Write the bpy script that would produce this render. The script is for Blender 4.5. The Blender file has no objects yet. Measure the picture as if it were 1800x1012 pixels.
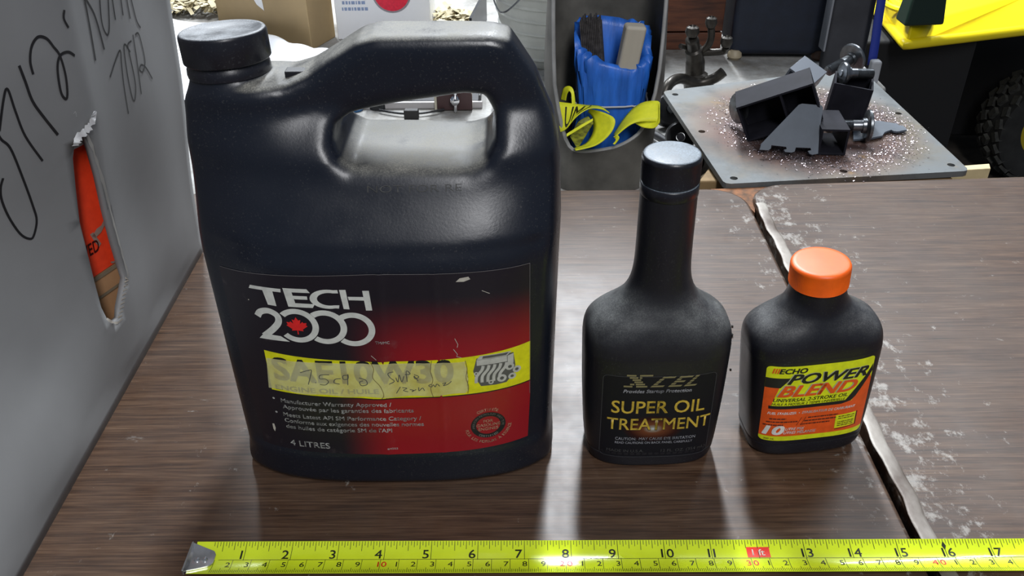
import bpy, bmesh, math, random
import numpy as np
from mathutils import Vector, Matrix, Euler
from mathutils.geometry import delaunay_2d_cdt
random.seed(7)
S = bpy.context.scene
COL = S.collection
PI = math.pi

# ------------------------------------------------------------ camera, world, lights, exposure
CAM_H, PITCH, ROLL, FPX = 0.3863, 33.5, 0.5, 1550.0
cam_d = bpy.data.cameras.new('camera'); cam_d.sensor_width = 36.0
cam_d.lens = FPX / 1800.0 * 36.0; cam_d.clip_start = 0.01; cam_d.clip_end = 50
cam = bpy.data.objects.new('camera', cam_d); COL.objects.link(cam)
cam.matrix_world = (Matrix.Translation((0, 0, CAM_H)) @ Matrix.Rotation(math.radians(90 - PITCH), 4, 'X')
                    @ Matrix.Rotation(math.radians(-ROLL), 4, 'Z'))
S.camera = cam
w = bpy.data.worlds.new('garage_air'); S.world = w; w.use_nodes = True
bg = w.node_tree.nodes['Background']; bg.inputs[0].default_value = (0.62, 0.77, 1.0, 1); bg.inputs[1].default_value = 0.16
S.view_settings.view_transform = 'Standard'; S.view_settings.look = 'None'
S.view_settings.gamma = 1.0; S.view_settings.exposure = 0.15; S.view_settings.use_curve_mapping = False

def area(name, loc, target, sx, sy, power, col):
    l = bpy.data.lights.new(name, 'AREA'); l.shape = 'RECTANGLE'; l.size = sx; l.size_y = sy
    l.energy = power; l.color = col
    o = bpy.data.objects.new(name, l); COL.objects.link(o); o.location = loc
    d = Vector(target) - Vector(loc)
    o.rotation_euler = d.to_track_quat('-Z', 'Y').to_euler()
    return o
COOL = (0.90, 0.95, 1.0)
area('tube_lamp_centre', (0.27, 3.1, 2.35), (0.27, 3.101, 0), 0.16, 2.4, 185, COOL)
area('tube_lamp_left', (-1.12, 3.1, 2.35), (-1.12, 3.101, 0), 0.16, 2.4, 110, COOL)
area('tube_lamp_right', (1.75, 3.1, 2.35), (1.75, 3.101, 0), 0.16, 2.4, 48, COOL)
area('front_fill', (0.35, -0.9, 1.7), (0.0, 0.45, 0.0), 0.30, 1.2, 27, (0.98, 0.98, 1.0))  # unseen fill added behind the camera to brighten the front-facing labels

# ------------------------------------------------------------ helpers
def ray_px(px, py):
    r = math.radians(ROLL); t = math.radians(PITCH)
    x, y = px - 900, py - 506
    x2 = x * math.cos(r) - y * math.sin(r); y2 = x * math.sin(r) + y * math.cos(r)
    return Vector((x2, FPX * math.cos(t) - y2 * math.sin(t), -FPX * math.sin(t) - y2 * math.cos(t)))
def onZ(px, py, z=0.0):
    d = ray_px(px, py); return Vector((0, 0, CAM_H)) + d * ((z - CAM_H) / d.z)
def onY(px, py, y):
    d = ray_px(px, py); return Vector((0, 0, CAM_H)) + d * (y / d.y)

def tag(o, label=None, cat=None, group=None, kind=None):
    if label: o['label'] = label
    if cat: o['category'] = cat
    if group: o['group'] = group
    if kind: o['kind'] = kind
    return o
def thing(name, label, cat, loc=(0, 0, 0), rot=(0, 0, 0), group=None):
    o = bpy.data.objects.new(name, None); COL.objects.link(o); o.empty_display_size = 0.02
    o.location = loc; o.rotation_euler = rot
    return tag(o, label, cat, group)
class MB:
    def __init__(s): s.v = []; s.f = []
    def add(s, v, f):
        n = len(s.v); s.v += [tuple(p) for p in v]; s.f += [tuple(i + n for i in q) for q in f]; return s
    def box(s, x0, x1, y0, y1, z0, z1, M=None):
        v = [Vector((x, y, z)) for z in (z0, z1) for y in (y0, y1) for x in (x0, x1)]
        if M is not None: v = [M @ p for p in v]
        return s.add(v, [(0, 2, 3, 1), (4, 5, 7, 6), (0, 1, 5, 4), (2, 6, 7, 3), (0, 4, 6, 2), (1, 3, 7, 5)])
    def lathe(s, prof, n=48, M=None, closed=False):
        v = []; f = []
        for (r, z) in prof:
            for k in range(n):
                a = 2 * PI * k / n; v.append(Vector((r * math.cos(a), r * math.sin(a), z)))
        m = len(prof)
        for i in range(m if closed else m - 1):
            for k in range(n):
                k2 = (k + 1) % n; j = (i + 1) % m
                f.append((i * n + k, i * n + k2, j * n + k2, j * n + k))
        if not closed:
            if prof[0][0] > 1e-6: f.append(tuple(reversed(range(n))))
            if prof[-1][0] > 1e-6: f.append(tuple((m - 1) * n + k for k in range(n)))
        if M is not None: v = [M @ p for p in v]
        return s.add(v, f)
    def rings(s, rings, cap0=True, cap1=True):
        n = len(rings[0]); v = [p for r in rings for p in r]; f = []
        for i in range(len(rings) - 1):
            for k in range(n):
                k2 = (k + 1) % n; f.append((i * n + k, i * n + k2, (i + 1) * n + k2, (i + 1) * n + k))
        if cap0: f.append(tuple(reversed(range(n))))
        if cap1: f.append(tuple((len(rings) - 1) * n + k for k in range(n)))
        return s.add(v, f)
    def tube(s, pts, r, n=10, closed=False):
        pts = [Vector(p) for p in pts]; m = len(pts); R = []
        up = None
        for i, p in enumerate(pts):
            a = pts[i - 1] if (i > 0 or closed) else p; b = pts[(i + 1) % m] if (i < m - 1 or closed) else p
            t = (b - a).normalized()
            if up is None:
                up = Vector((0, 0, 1)) if abs(t.z) < 0.9 else Vector((1, 0, 0))
            x = t.cross(up).normalized(); y = x.cross(t).normalized(); up = y
            rr = r[i] if isinstance(r, (list, tuple)) else r
            R.append([p + (x * math.cos(2 * PI * k / n) + y * math.sin(2 * PI * k / n)) * rr for k in range(n)])
        if closed: R.append(R[0]); return s.rings(R, False, False)
        return s.rings(R)
    def prism(s, poly, z0, z1, M=None):
        n = len(poly); v = [Vector((x, y, z0)) for x, y in poly] + [Vector((x, y, z1)) for x, y in poly]
        if M is not None: v = [M @ p for p in v]
        f = [tuple(reversed(range(n))), tuple(range(n, 2 * n))] + [(k, (k + 1) % n, n + (k + 1) % n, n + k) for k in range(n)]
        return s.add(v, f)
    def mesh(s, name):
        m = bpy.data.meshes.new(name); m.from_pydata([tuple(p) for p in s.v], [], s.f)
        bm = bmesh.new(); bm.from_mesh(m); bmesh.ops.recalc_face_normals(bm, faces=bm.faces); bm.to_mesh(m); bm.free()
        return m
    def build(s, name, mat, parent=None, smooth=False, bevel=0, seg=2, angle=40, loc=None, rot=None):
        m = s.mesh(name); m.materials.append(mat)
        o = bpy.data.objects.new(name, m); COL.objects.link(o)
        if parent is not None: o.parent = parent
        if loc is not None: o.location = loc
        if rot is not None: o.rotation_euler = rot
        if smooth or bevel:
            m.polygons.foreach_set('use_smooth', [True] * len(m.polygons))
            try: m.set_sharp_from_angle(angle=math.radians(angle))
            except Exception: pass
        if bevel:
            b = o.modifiers.new('bevel', 'BEVEL'); b.width = bevel; b.segments = seg; b.limit_method = 'ANGLE'; b.angle_limit = math.radians(35)
            b.harden_normals = True
        return o
def grid_mesh(fn, us, vs):
    mb = MB(); v = [fn(u, w_) for w_ in vs for u in us]; n = len(us); f = []
    for j in range(len(vs) - 1):
        for i in range(n - 1): f.append((j * n + i, j * n + i + 1, (j + 1) * n + i + 1, (j + 1) * n + i))
    return mb.add(v, f)
def set_uv(o, uvfn):
    me = o.data; uvl = me.uv_layers.new(name='UVMap')
    for l in me.loops: uvl.data[l.index].uv = uvfn(me.vertices[l.vertex_index].co)
def copy_tree(o, parent=None):
    c = o.copy(); COL.objects.link(c); c.parent = parent
    for ch in o.children: copy_tree(ch, c)
    return c
def spline(pts, n=8, closed=False):
    P = [Vector(p) for p in pts]; m = len(P); out = []
    rng = range(m) if closed else range(m - 1)
    for i in rng:
        p0 = P[i - 1] if (i > 0 or closed) else P[i]; p1 = P[i]; p2 = P[(i + 1) % m]
        p3 = P[(i + 2) % m] if (i + 2 < m or closed) else p2
        for k in range(n):
            t = k / n
            out.append(0.5 * ((2 * p1) + (p2 - p0) * t + (2 * p0 - 5 * p1 + 4 * p2 - p3) * t * t + (3 * p1 - p0 - 3 * p2 + p3) * t ** 3))
    if not closed: out.append(P[-1])
    return out

# ---- text: flat lettering as triangles in label millimetres
def text2d(s, size, bold=0.0, shear=0.0, align='LEFT', sx=1.0, space=1.0, width=None, rot=0.0):
    c = bpy.data.curves.new('t', 'FONT'); c.body = s; c.size = 1.0; c.offset = min(bold, 0.0); c.shear = shear
    c.resolution_u = 3; c.fill_mode = 'FRONT'; c.space_character = space
    o = bpy.data.objects.new('t', c)
    m = o.to_mesh()
    V = np.array([v.co[:2] for v in m.vertices], dtype=float).reshape(-1, 2); F = [tuple(p.vertices) for p in m.polygons]
    o.to_mesh_clear(); bpy.data.objects.remove(o); bpy.data.curves.remove(c)
    if len(V) == 0: return V, F
    if bold > 0:
        n0 = len(V); F0 = list(F); e = bold * 0.75; parts = []; F = []
        for k, (dx, dy) in enumerate(((-e, -e), (e, -e), (e, e), (-e, e), (0, 0))):
            parts.append(V + np.array([dx, dy])); F += [tuple(i + k * n0 for i in f) for f in F0]
        V = np.concatenate(parts)
    V = V * size
    if width is not None: V[:, 0] *= width / (V[:, 0].max() - V[:, 0].min())
    else: V[:, 0] *= sx
    V[:, 0] -= V[:, 0].min()
    if align == 'CENTER': V[:, 0] -= V[:, 0].max() / 2
    if align == 'RIGHT': V[:, 0] -= V[:, 0].max()
    if rot:
        a = math.radians(rot); V = V @ np.array([[math.cos(a), math.sin(a)], [-math.sin(a), math.cos(a)]])
    return V, F
class Print:
    """collects flat ink shapes (u,v in metres on a surface), mapped by surf(u,v,offset)"""
    def __init__(s, surf): s.surf = surf; s.v = []; s.f = []; s.cutpts = []
    def poly(s, V, F=None):
        n = len(s.v); s.v += [(float(a), float(b)) for a, b in V]
        if F is None: F = [tuple(range(len(V)))]
        s.f += [tuple(i + n for i in q) for q in F]
    def text(s, t, u, v, size, fn=None, **k):
        V, F = text2d(t, size, **k)
        if len(V) == 0: return
        V = V + np.array([u, v]); s.cutpts.append(len(s.f))
        if fn: V = np.array([fn(a, b) for a, b in V])
        s.poly(V, F)
    def stroke(s, pts, w):
        pts = [Vector((p[0], p[1], 0)) for p in pts]
        L = []; R = []
        for i, p in enumerate(pts):
            a = pts[max(0, i - 1)]; b = pts[min(len(pts) - 1, i + 1)]; t = (b - a)
            if t.length < 1e-9: t = Vector((1, 0, 0))
            t.normalize(); nrm = Vector((-t.y, t.x, 0)); ww = w[i] if isinstance(w, (list, tuple)) else w
            L.append(p + nrm * ww / 2); R.append(p - nrm * ww / 2)
        V = [(q.x, q.y) for q in L + R]; m = len(pts)
        s.poly(V, [(i, i + 1, m + i + 1, m + i) for i in range(m - 1)])
    def split(s, name, mat, parent, off, cuts=0):
        # every line of text an object of its own; shapes drawn before the first text stay together
        c = sorted(set([0] + s.cutpts + [len(s.f)])); out = []
        for a, b in zip(c[:-1], c[1:]):
            q = Print(s.surf); ids = sorted({i for f in s.f[a:b] for i in f}); mp = {i: k for k, i in enumerate(ids)}
            q.v = [s.v[i] for i in ids]; q.f = [tuple(mp[i] for i in f) for f in s.f[a:b]]
            out.append(q.build(name, mat, parent, off, cuts))
        return out
    def build(s, name, mat, parent, off, cuts=0):
        mb = MB(); bm = bmesh.new(); vs = [bm.verts.new((a, b, 0)) for a, b in s.v]
        for q in s.f:
            try: bm.faces.new([vs[i] for i in q])
            except ValueError: pass
        if cuts:
            bmesh.ops.triangulate(bm, faces=bm.faces)
            for _ in range(6):
                ed = [e for e in bm.edges if e.calc_length() > cuts]
                if not ed: break
                bmesh.ops.subdivide_edges(bm, edges=ed, cuts=1); bmesh.ops.triangulate(bm, faces=bm.faces)
        m = bpy.data.meshes.new(name)
        uv = [(v.co.x, v.co.y) for v in bm.verts]
        for v, (a, b) in zip(bm.verts, uv): v.co = s.surf(a, b, off)
        bm.normal_update()
        bm.to_mesh(m); bm.free(); m.materials.append(mat)
        m.polygons.foreach_set('use_smooth', [True] * len(m.polygons))
        o = bpy.data.objects.new(name, m); COL.objects.link(o); o.parent = parent
        l = m.uv_layers.new(name='UVMap')
        for lp in m.loops: l.data[lp.index].uv = uv[lp.vertex_index]
        return o

# ---- materials
def NT(name):
    m = bpy.data.materials.new(name); m.use_nodes = True; nt = m.node_tree
    return m, nt, nt.nodes['Principled BSDF']
def N(nt, typ, **k):
    n = nt.nodes.new(typ)
    for a, b in k.items():
        if a.startswith('_'): setattr(n, a[1:], b)
        else: n.inputs[a.replace('__', ' ')].default_value = b
    return n
def coords(nt, scale=(1, 1, 1), kind='Object', loc=(0, 0, 0), rot=(0, 0, 0)):
    tc = nt.nodes.new('ShaderNodeTexCoord'); mp = nt.nodes.new('ShaderNodeMapping')
    mp.inputs['Scale'].default_value = scale; mp.inputs['Location'].default_value = loc; mp.inputs['Rotation'].default_value = rot
    nt.links.new(tc.outputs[kind], mp.inputs['Vector']); return mp.outputs['Vector']
def noise(nt, vec, scale, detail=4, rough=0.55, dist=0.0):
    n = nt.nodes.new('ShaderNodeTexNoise'); n.inputs['Scale'].default_value = scale; n.inputs['Detail'].default_value = detail
    n.inputs['Roughness'].default_value = rough; n.inputs['Distortion'].default_value = dist
    nt.links.new(vec, n.inputs['Vector']); return n.outputs['Fac']
def ramp(nt, fac, stops, interp='LINEAR'):
    n = nt.nodes.new('ShaderNodeValToRGB'); e = n.color_ramp.elements; n.color_ramp.interpolation = interp
    while len(e) < len(stops): e.new(0.5)
    for el, (p, c) in zip(e, stops):
        el.position = p; el.color = tuple(c) + (1,) if not isinstance(c, (int, float)) else (c, c, c, 1)
    nt.links.new(fac, n.inputs['Fac']); return n.outputs['Color']
def mixc(nt, fac, a, b, mode='MIX'):
    n = nt.nodes.new('ShaderNodeMix'); n.data_type = 'RGBA'; n.blend_type = mode
    for sock, val in ((n.inputs[0], fac), (n.inputs[6], a), (n.inputs[7], b)):
        if hasattr(val, 'is_output'): nt.links.new(val, sock)
        elif isinstance(val, (int, float)): sock.default_value = val
        else: sock.default_value = tuple(val) + (1,)
    return n.outputs[2]
def mth(nt, op, a, b=0.0, c=0.0, clamp=False):
    n = nt.nodes.new('ShaderNodeMath'); n.operation = op; n.use_clamp = clamp
    for sock, val in zip(n.inputs, (a, b, c)):
        if hasattr(val, 'is_output'): nt.links.new(val, sock)
        else: sock.default_value = val
    return n.outputs[0]
def bump(nt, b, h, strength, dist=0.001):
    n = nt.nodes.new('ShaderNodeBump'); n.inputs['Strength'].default_value = strength; n.inputs['Distance'].default_value = dist
    nt.links.new(h, n.inputs['Height']); nt.links.new(n.outputs['Normal'], b.inputs['Normal'])
def mat(name, col, rough=0.5, metal=0.0, var=0.0, vscale=40, bumps=0.0, bscale=200, spec=0.5, stretch=(1, 1, 1), col2=None, coat=0.0):
    m, nt, b = NT(name); b.inputs['Roughness'].default_value = rough; b.inputs['Metallic'].default_value = metal
    b.inputs['Specular IOR Level'].default_value = spec; b.inputs['Coat Weight'].default_value = coat
    v = coords(nt, stretch)
    if var or col2:
        c2 = col2 or tuple(x * (1 - var) for x in col); c1 = col if col2 else tuple(min(1, x * (1 + var)) for x in col)
        nt.links.new(ramp(nt, noise(nt, v, vscale, 5), [(0.3, c2), (0.7, c1)]), b.inputs['Base Color'])
    else:
        nf = noise(nt, v, vscale, 2)
        nt.links.new(ramp(nt, nf, [(0.0, tuple(x * 0.97 for x in col)), (1.0, tuple(min(1, x * 1.03) for x in col))]), b.inputs['Base Color'])
    if bumps: bump(nt, b, noise(nt, v, bscale, 3), bumps, 0.0005)
    return m
def dusty_plastic(name, base, dust, amt, rough=0.38, lo=0.45, hi=1.0, speck=0.3, dscale=60):
    m, nt, b = NT(name); v = coords(nt)
    g = nt.nodes.new('ShaderNodeNewGeometry'); sp = nt.nodes.new('ShaderNodeSeparateXYZ'); nt.links.new(g.outputs['Normal'], sp.inputs[0])
    up = nt.nodes.new('ShaderNodeMapRange'); up.interpolation_type = 'SMOOTHSTEP'
    nt.links.new(sp.outputs['Z'], up.inputs['Value']); up.inputs['From Min'].default_value = lo; up.inputs['From Max'].default_value = hi
    big = ramp(nt, noise(nt, v, dscale, 6, 0.65), [(0.30, 0.25), (0.65, 1.0)])
    fine = ramp(nt, noise(nt, v, 1400, 2, 0.6), [(0.45, 0.55), (0.62, 1.0)])
    fac = mth(nt, 'MULTIPLY', mth(nt, 'MULTIPLY', up.outputs[0], big), mth(nt, 'MULTIPLY', fine, amt), clamp=True)
    spk = ramp(nt, noise(nt, v, 900, 2, 0.5), [(0.62, 0.0), (0.70, 1.0)])
    spk = mth(nt, 'MULTIPLY', spk, mth(nt, 'MULTIPLY', ramp(nt, noise(nt, v, 25, 4), [(0.4, 0.1), (0.7, 1.0)]), speck * 0.25))
    fac = mth(nt, 'MAXIMUM', fac, spk)
    nt.links.new(mixc(nt, fac, base, dust), b.inputs['Base Color'])
    rr = mth(nt, 'ADD', mth(nt, 'MULTIPLY', fac, 0.45), ramp(nt, noise(nt, v, 30, 4), [(0.3, rough - 0.06), (0.7, rough + 0.08)]), clamp=True)
    nt.links.new(rr, b.inputs['Roughness']); b.inputs['Specular IOR Level'].default_value = 0.45
    bump(nt, b, noise(nt, v, 700, 3), 0.12, 0.0004)
    return m
def flat(name, col, rough=0.45, metal=0.0, worn=0.12): return mat(name, col, rough, metal, var=worn, vscale=220)

# ------------------------------------------------------------ implicit surface mesher (naive surface nets)
def surface_nets(F, xs, ys, zs):
    nx, ny, nz = F.shape; ins = F < 0
    cs = [(i, j, k) for i in (0, 1) for j in (0, 1) for k in (0, 1)]
    cnt = sum(ins[i:nx - 1 + i, j:ny - 1 + j, k:nz - 1 + k].astype(np.int8) for i, j, k in cs)
    act = (cnt > 0) & (cnt < 8); idx = -np.ones(act.shape, dtype=np.int64)
    I, J, K = np.nonzero(act); idx[I, J, K] = np.arange(len(I))
    acc = np.zeros((len(I), 3)); num = np.zeros(len(I))
    for a in cs:
        for ax in range(3):
            if a[ax]: continue
            b = list(a); b[ax] = 1
            fa = F[I + a[0], J + a[1], K + a[2]]; fb = F[I + b[0], J + b[1], K + b[2]]
            mk = (fa < 0) != (fb < 0); t = np.where(mk, fa / np.where(mk, fa - fb, 1), 0)
            p = np.tile(np.array(a, float), (len(I), 1)); p[:, ax] += t
            acc[mk] += p[mk]; num[mk] += 1
    P = acc / num[:, None] + np.stack([I, J, K], 1)
    st = np.array([xs[1] - xs[0], ys[1] - ys[0], zs[1] - zs[0]]); V = P * st + np.array([xs[0], ys[0], zs[0]])
    faces = []
    for ax in range(3):
        o = [a for a in range(3) if a != ax]
        sl0 = [slice(1, -1)] * 3; sl1 = [slice(1, -1)] * 3; sl0[ax] = slice(0, F.shape[ax] - 1); sl1[ax] = slice(1, F.shape[ax])
        ch = ins[tuple(sl0)] != ins[tuple(sl1)]
        E = np.stack(np.nonzero(ch), 1)
        for a in o: E[:, a] += 1
        flip = ins[E[:, 0], E[:, 1], E[:, 2]]
        q = []
        for da, db in ((0, 0), (1, 0), (1, 1), (0, 1)):
            c = E.copy(); c[:, o[0]] -= da; c[:, o[1]] -= db; q.append(idx[c[:, 0], c[:, 1], c[:, 2]])
        q = np.stack(q, 1); q[flip] = q[flip][:, ::-1]
        if ax == 1: q = q[:, ::-1]
        faces.append(q)
    Fc = np.concatenate(faces); Fc = Fc[(Fc >= 0).all(1)]
    return V, Fc
def smax(a, b, k):
    h = np.clip(0.5 + 0.5 * (a - b) / k, 0, 1); return b + (a - b) * h + k * h * (1 - h)
def smin(a, b, k): return -smax(-a, -b, k)
def poly_sdf(px, pz, poly):
    P = np.array(poly); d = np.full(px.shape, 1e9); sgn = np.zeros(px.shape, bool)
    for i in range(len(P)):
        a = P[i - 1]; b = P[i]; e = b - a; wx = px - a[0]; wz = pz - a[1]
        t = np.clip((wx * e[0] + wz * e[1]) / (e @ e), 0, 1)
        d = np.minimum(d, (wx - e[0] * t) ** 2 + (wz - e[1] * t) ** 2)
        c = ((a[1] > pz) != (b[1] > pz)) & (px < (b[0] - a[0]) * (pz - a[1]) / ((b[1] - a[1]) if b[1] != a[1] else 1e-9) + a[0])
        sgn ^= c
    return np.where(sgn, -1, 1) * np.sqrt(d)

# ============================================================ the setting
FLOOR_Z = -0.76
def wood_laminate():
    m, nt, b = NT('walnut_laminate'); v = coords(nt, (1, 1, 1), 'Object')
    vs = coords(nt, (2.2, 42, 1)); vf = coords(nt, (7, 190, 1))
    g1 = noise(nt, vs, 5.0, 6, 0.6, 0.6); g2 = noise(nt, vf, 4.0, 4, 0.6, 0.2)
    g = mth(nt, 'ADD', mth(nt, 'MULTIPLY', g1, 0.48), mth(nt, 'MULTIPLY', g2, 0.52))
    c = ramp(nt, g, [(0.30, (0.014, 0.007, 0.0045)), (0.44, (0.046, 0.023, 0.013)), (0.56, (0.084, 0.045, 0.025)), (0.68, (0.135, 0.082, 0.050))])
    # greasy grime and pale scuffs
    gr = ramp(nt, noise(nt, v, 9, 6, 0.7), [(0.36, 0.0), (0.62, 0.75)])
    c = mixc(nt, mth(nt, 'MULTIPLY', gr, 0.16), c, (0.15, 0.135, 0.12))
    sc = ramp(nt, noise(nt, coords(nt, (26, 70, 1)), 1.5, 7, 0.72), [(0.64, 0.0), (0.70, 1.0)])
    sc = mth(nt, 'MULTIPLY', sc, ramp(nt, noise(nt, v, 7, 2), [(0.48, 0.0), (0.62, 1.0)]))
    c = mixc(nt, mth(nt, 'MULTIPLY', sc, 0.55), c, (0.42, 0.41, 0.38))
    # scraped laminate beside the gap between the tables
    sx = nt.nodes.new('ShaderNodeSeparateXYZ'); nt.links.new(v, sx.inputs[0])
    dist = mth(nt, 'ABSOLUTE', mth(nt, 'SUBTRACT', sx.outputs[0], 0.240)); near = ramp(nt, dist, [(0.0, 1.0), (0.075, 0.0)])
    ch = ramp(nt, mth(nt, 'ADD', noise(nt, coords(nt, (1, .7, 1)), 75, 9, 0.75), mth(nt, 'MULTIPLY', near, 0.13)), [(0.63, 0.0), (0.72, 1.0)])
    c = mixc(nt, mth(nt, 'MULTIPLY', ch, 0.55), c, (0.44, 0.42, 0.38))
    nt.links.new(c, b.inputs['Base Color'])
    nt.links.new(ramp(nt, noise(nt, v, 22, 6, 0.65), [(0.3, 0.33), (0.7, 0.46)]), b.inputs['Roughness'])
    b.inputs['Specular IOR Level'].default_value = 0.38
    bump(nt, b, mth(nt, 'ADD', mth(nt, 'MULTIPLY', g2, 0.5), noise(nt, v, 160, 4)), 0.10, 0.0006)
    return m
M_LAM = wood_laminate()
M_EDGE = mat('worn_edge_band', (0.20, 0.165, 0.13), 0.42, var=0.5, vscale=60, bumps=0.4, bscale=150)
M_STEEL_DK = mat('dark_steel', (0.03, 0.03, 0.033), 0.4, 0.7, var=0.3)
M_FLOOR = mat('stained_concrete', (0.075, 0.062, 0.05), 0.85, var=0.5, vscale=14, bumps=0.5, bscale=90)
M_WALL = mat('grey_wall_paint', (0.10, 0.10, 0.10), 0.8, var=0.2, vscale=5)
tag(MB().box(-3.4, 3.4, -1.6, 5.2, FLOOR_Z - 0.05, FLOOR_Z).build('floor', M_FLOOR), kind='structure')
tag(MB().box(-3.4, 3.4, 5.2, 5.28, FLOOR_Z, 2.6).build('wall_back', M_WALL), kind='structure')

def rrect(x0, x1, y0, y1, r, n=6, rs=None):
    rs = rs or (r, r, r, r); out = []
    for (cx, cy, a0, rr) in ((x1, y1, 0, rs[0]), (x0, y1, 90, rs[1]), (x0, y0, 180, rs[2]), (x1, y0, 270, rs[3])):
        sx = -1 if cx == x1 else 1; sy = -1 if cy == y1 else 1
        for k in range(n + 1):
            a = math.radians(a0 + 90 * k / n); out.append((cx + sx * rr + rr * math.cos(a), cy + sy * rr + rr * math.sin(a)))
    return out
def table(label, poly, legs):
    t = thing('work_table', label, 'table', (0, 0, FLOOR_Z), group='wood-look tables pushed together')
    z0, z1 = -0.028 - FLOOR_Z, 0 - FLOOR_Z
    MB().prism(poly, z0, z1).build('tabletop', M_LAM, t, bevel=0.0035, seg=3)
    inner = Vector((sum(p[0] for p in poly) / len(poly), sum(p[1] for p in poly) / len(poly)))
    for (x, y) in legs: MB().box(x - .02, x + .02, y - .02, y + .02, 0, z0).build('leg', M_STEEL_DK, t, bevel=0.002)
    xs = [p[0] for p in legs]; ys = [p[1] for p in legs]
    for y in (min(ys), max(ys)):
        MB().box(min(xs) + .02, max(xs) - .02, y - .012, y + .012, z0 - .06, z0).build('apron_rail', M_STEEL_DK, t, bevel=0.002)
    return t
polyL = rrect(-0.98, 0.2205, -0.25, 0.7535, 0.01, 6, (0.034, 0.03, 0.03, 0.02))
polyR = [(p[0], p[1] + (p[0] - 0.2245) * 0.05) for p in rrect(0.2255, 1.35, -0.25, 0.760, 0.01, 6, (0.03, 0.034, 0.02, 0.03))]
tL = table('walnut laminate table under the black oil bottles, left of the gap', polyL, [(-.92, -.19), (.15, -.19), (-.92, .68), (.15, .68)])
tR = table('walnut laminate table right of the gap, empty top', polyR, [(.30, -.19), (1.28, -.19), (.30, .68), (1.28, .70)])
# worn metal edging of the right table along the gap
eg = []
for i in range(60):
    y = -0.2 + i * (0.925 / 59); eg.append((0.2290, y, 0.0004 - FLOOR_Z + 0.0006 * math.sin(i * 1.7)))
def edge_strip(u, v):
    a = PI * (0.0 + u); wv = 0.0007 * math.sin(v * 90) + 0.0005 * math.sin(v * 211 + 1)
    return Vector((0.2296 - 0.0046 * math.cos(a) + wv, v, 0.0001 - FLOOR_Z + 0.0006 * math.sin(a)))
M_EDGE2 = mat('scraped_metal_edge', (0.36, 0.33, 0.29), 0.45, 0.2, col2=(0.06, 0.035, 0.022), vscale=38, stretch=(1, .6, 1), bumps=0.5, bscale=220)
grid_mesh(edge_strip, [k / 8 for k in range(9)], [-0.2 + i * (0.922 / 150) for i in range(151)]).build('edge_trim', M_EDGE2, tR, smooth=True)
# rusty gusset showing in the notch between the two rounded corners
gus = MB().prism([(0.192, 0.7600), (0.2300, 0.7625), (0.256, 0.7650), (0.2290, 0.735), (0.2235, 0.712), (0.2180, 0.735)], -0.0075, -0.0045)
tag(gus.build('rusty_corner_plate', mat('rusty_plate', (0.30, 0.12, 0.045), 0.8, 0.1, col2=(0.08, 0.045, 0.025), vscale=120)), 'rusty triangular plate showing in the notch between the two tables', 'plate')
# grit crumbs on the tabletop
M_GRIT = mat('grit', (0.03, 0.028, 0.026), 0.9)
def crumb(x, y, r, label):
    mb = MB(); rg = []
    rnd = random.Random(int(x * 9999) + int(y * 7777))
    for j in range(1, 5):
        th = PI * j / 5
        rg.append([Vector((x + r * math.sin(th) * math.cos(2 * PI * k / 7) * rnd.uniform(.8, 1.2), y + r * math.sin(th) * math.sin(2 * PI * k / 7) * rnd.uniform(.8, 1.2), r * .75 - r * .75 * math.cos(th))) for k in range(7)])
    o = mb.rings(rg).build('grit_crumb', M_GRIT, smooth=True); tag(o, label, 'crumb', 'grit crumbs on the table'); return o
for (px, py, r, l) in [(1285, 590, .0016, 'dark grit crumb on the table between the tall bottle and the small bottle'),
                       (1287, 574, .0009, 'tiny dark speck on the table just behind the grit crumb between two bottles'),
                       (1284, 650, .0008, 'tiny dark speck on the table in front of the grit crumb between two bottles'),
                       (1057, 523, .0009, 'tiny dark speck on the table left of the tall bottle shoulder')]:
    p = onZ(px, py); crumb(p.x, p.y, r, l)

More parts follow.
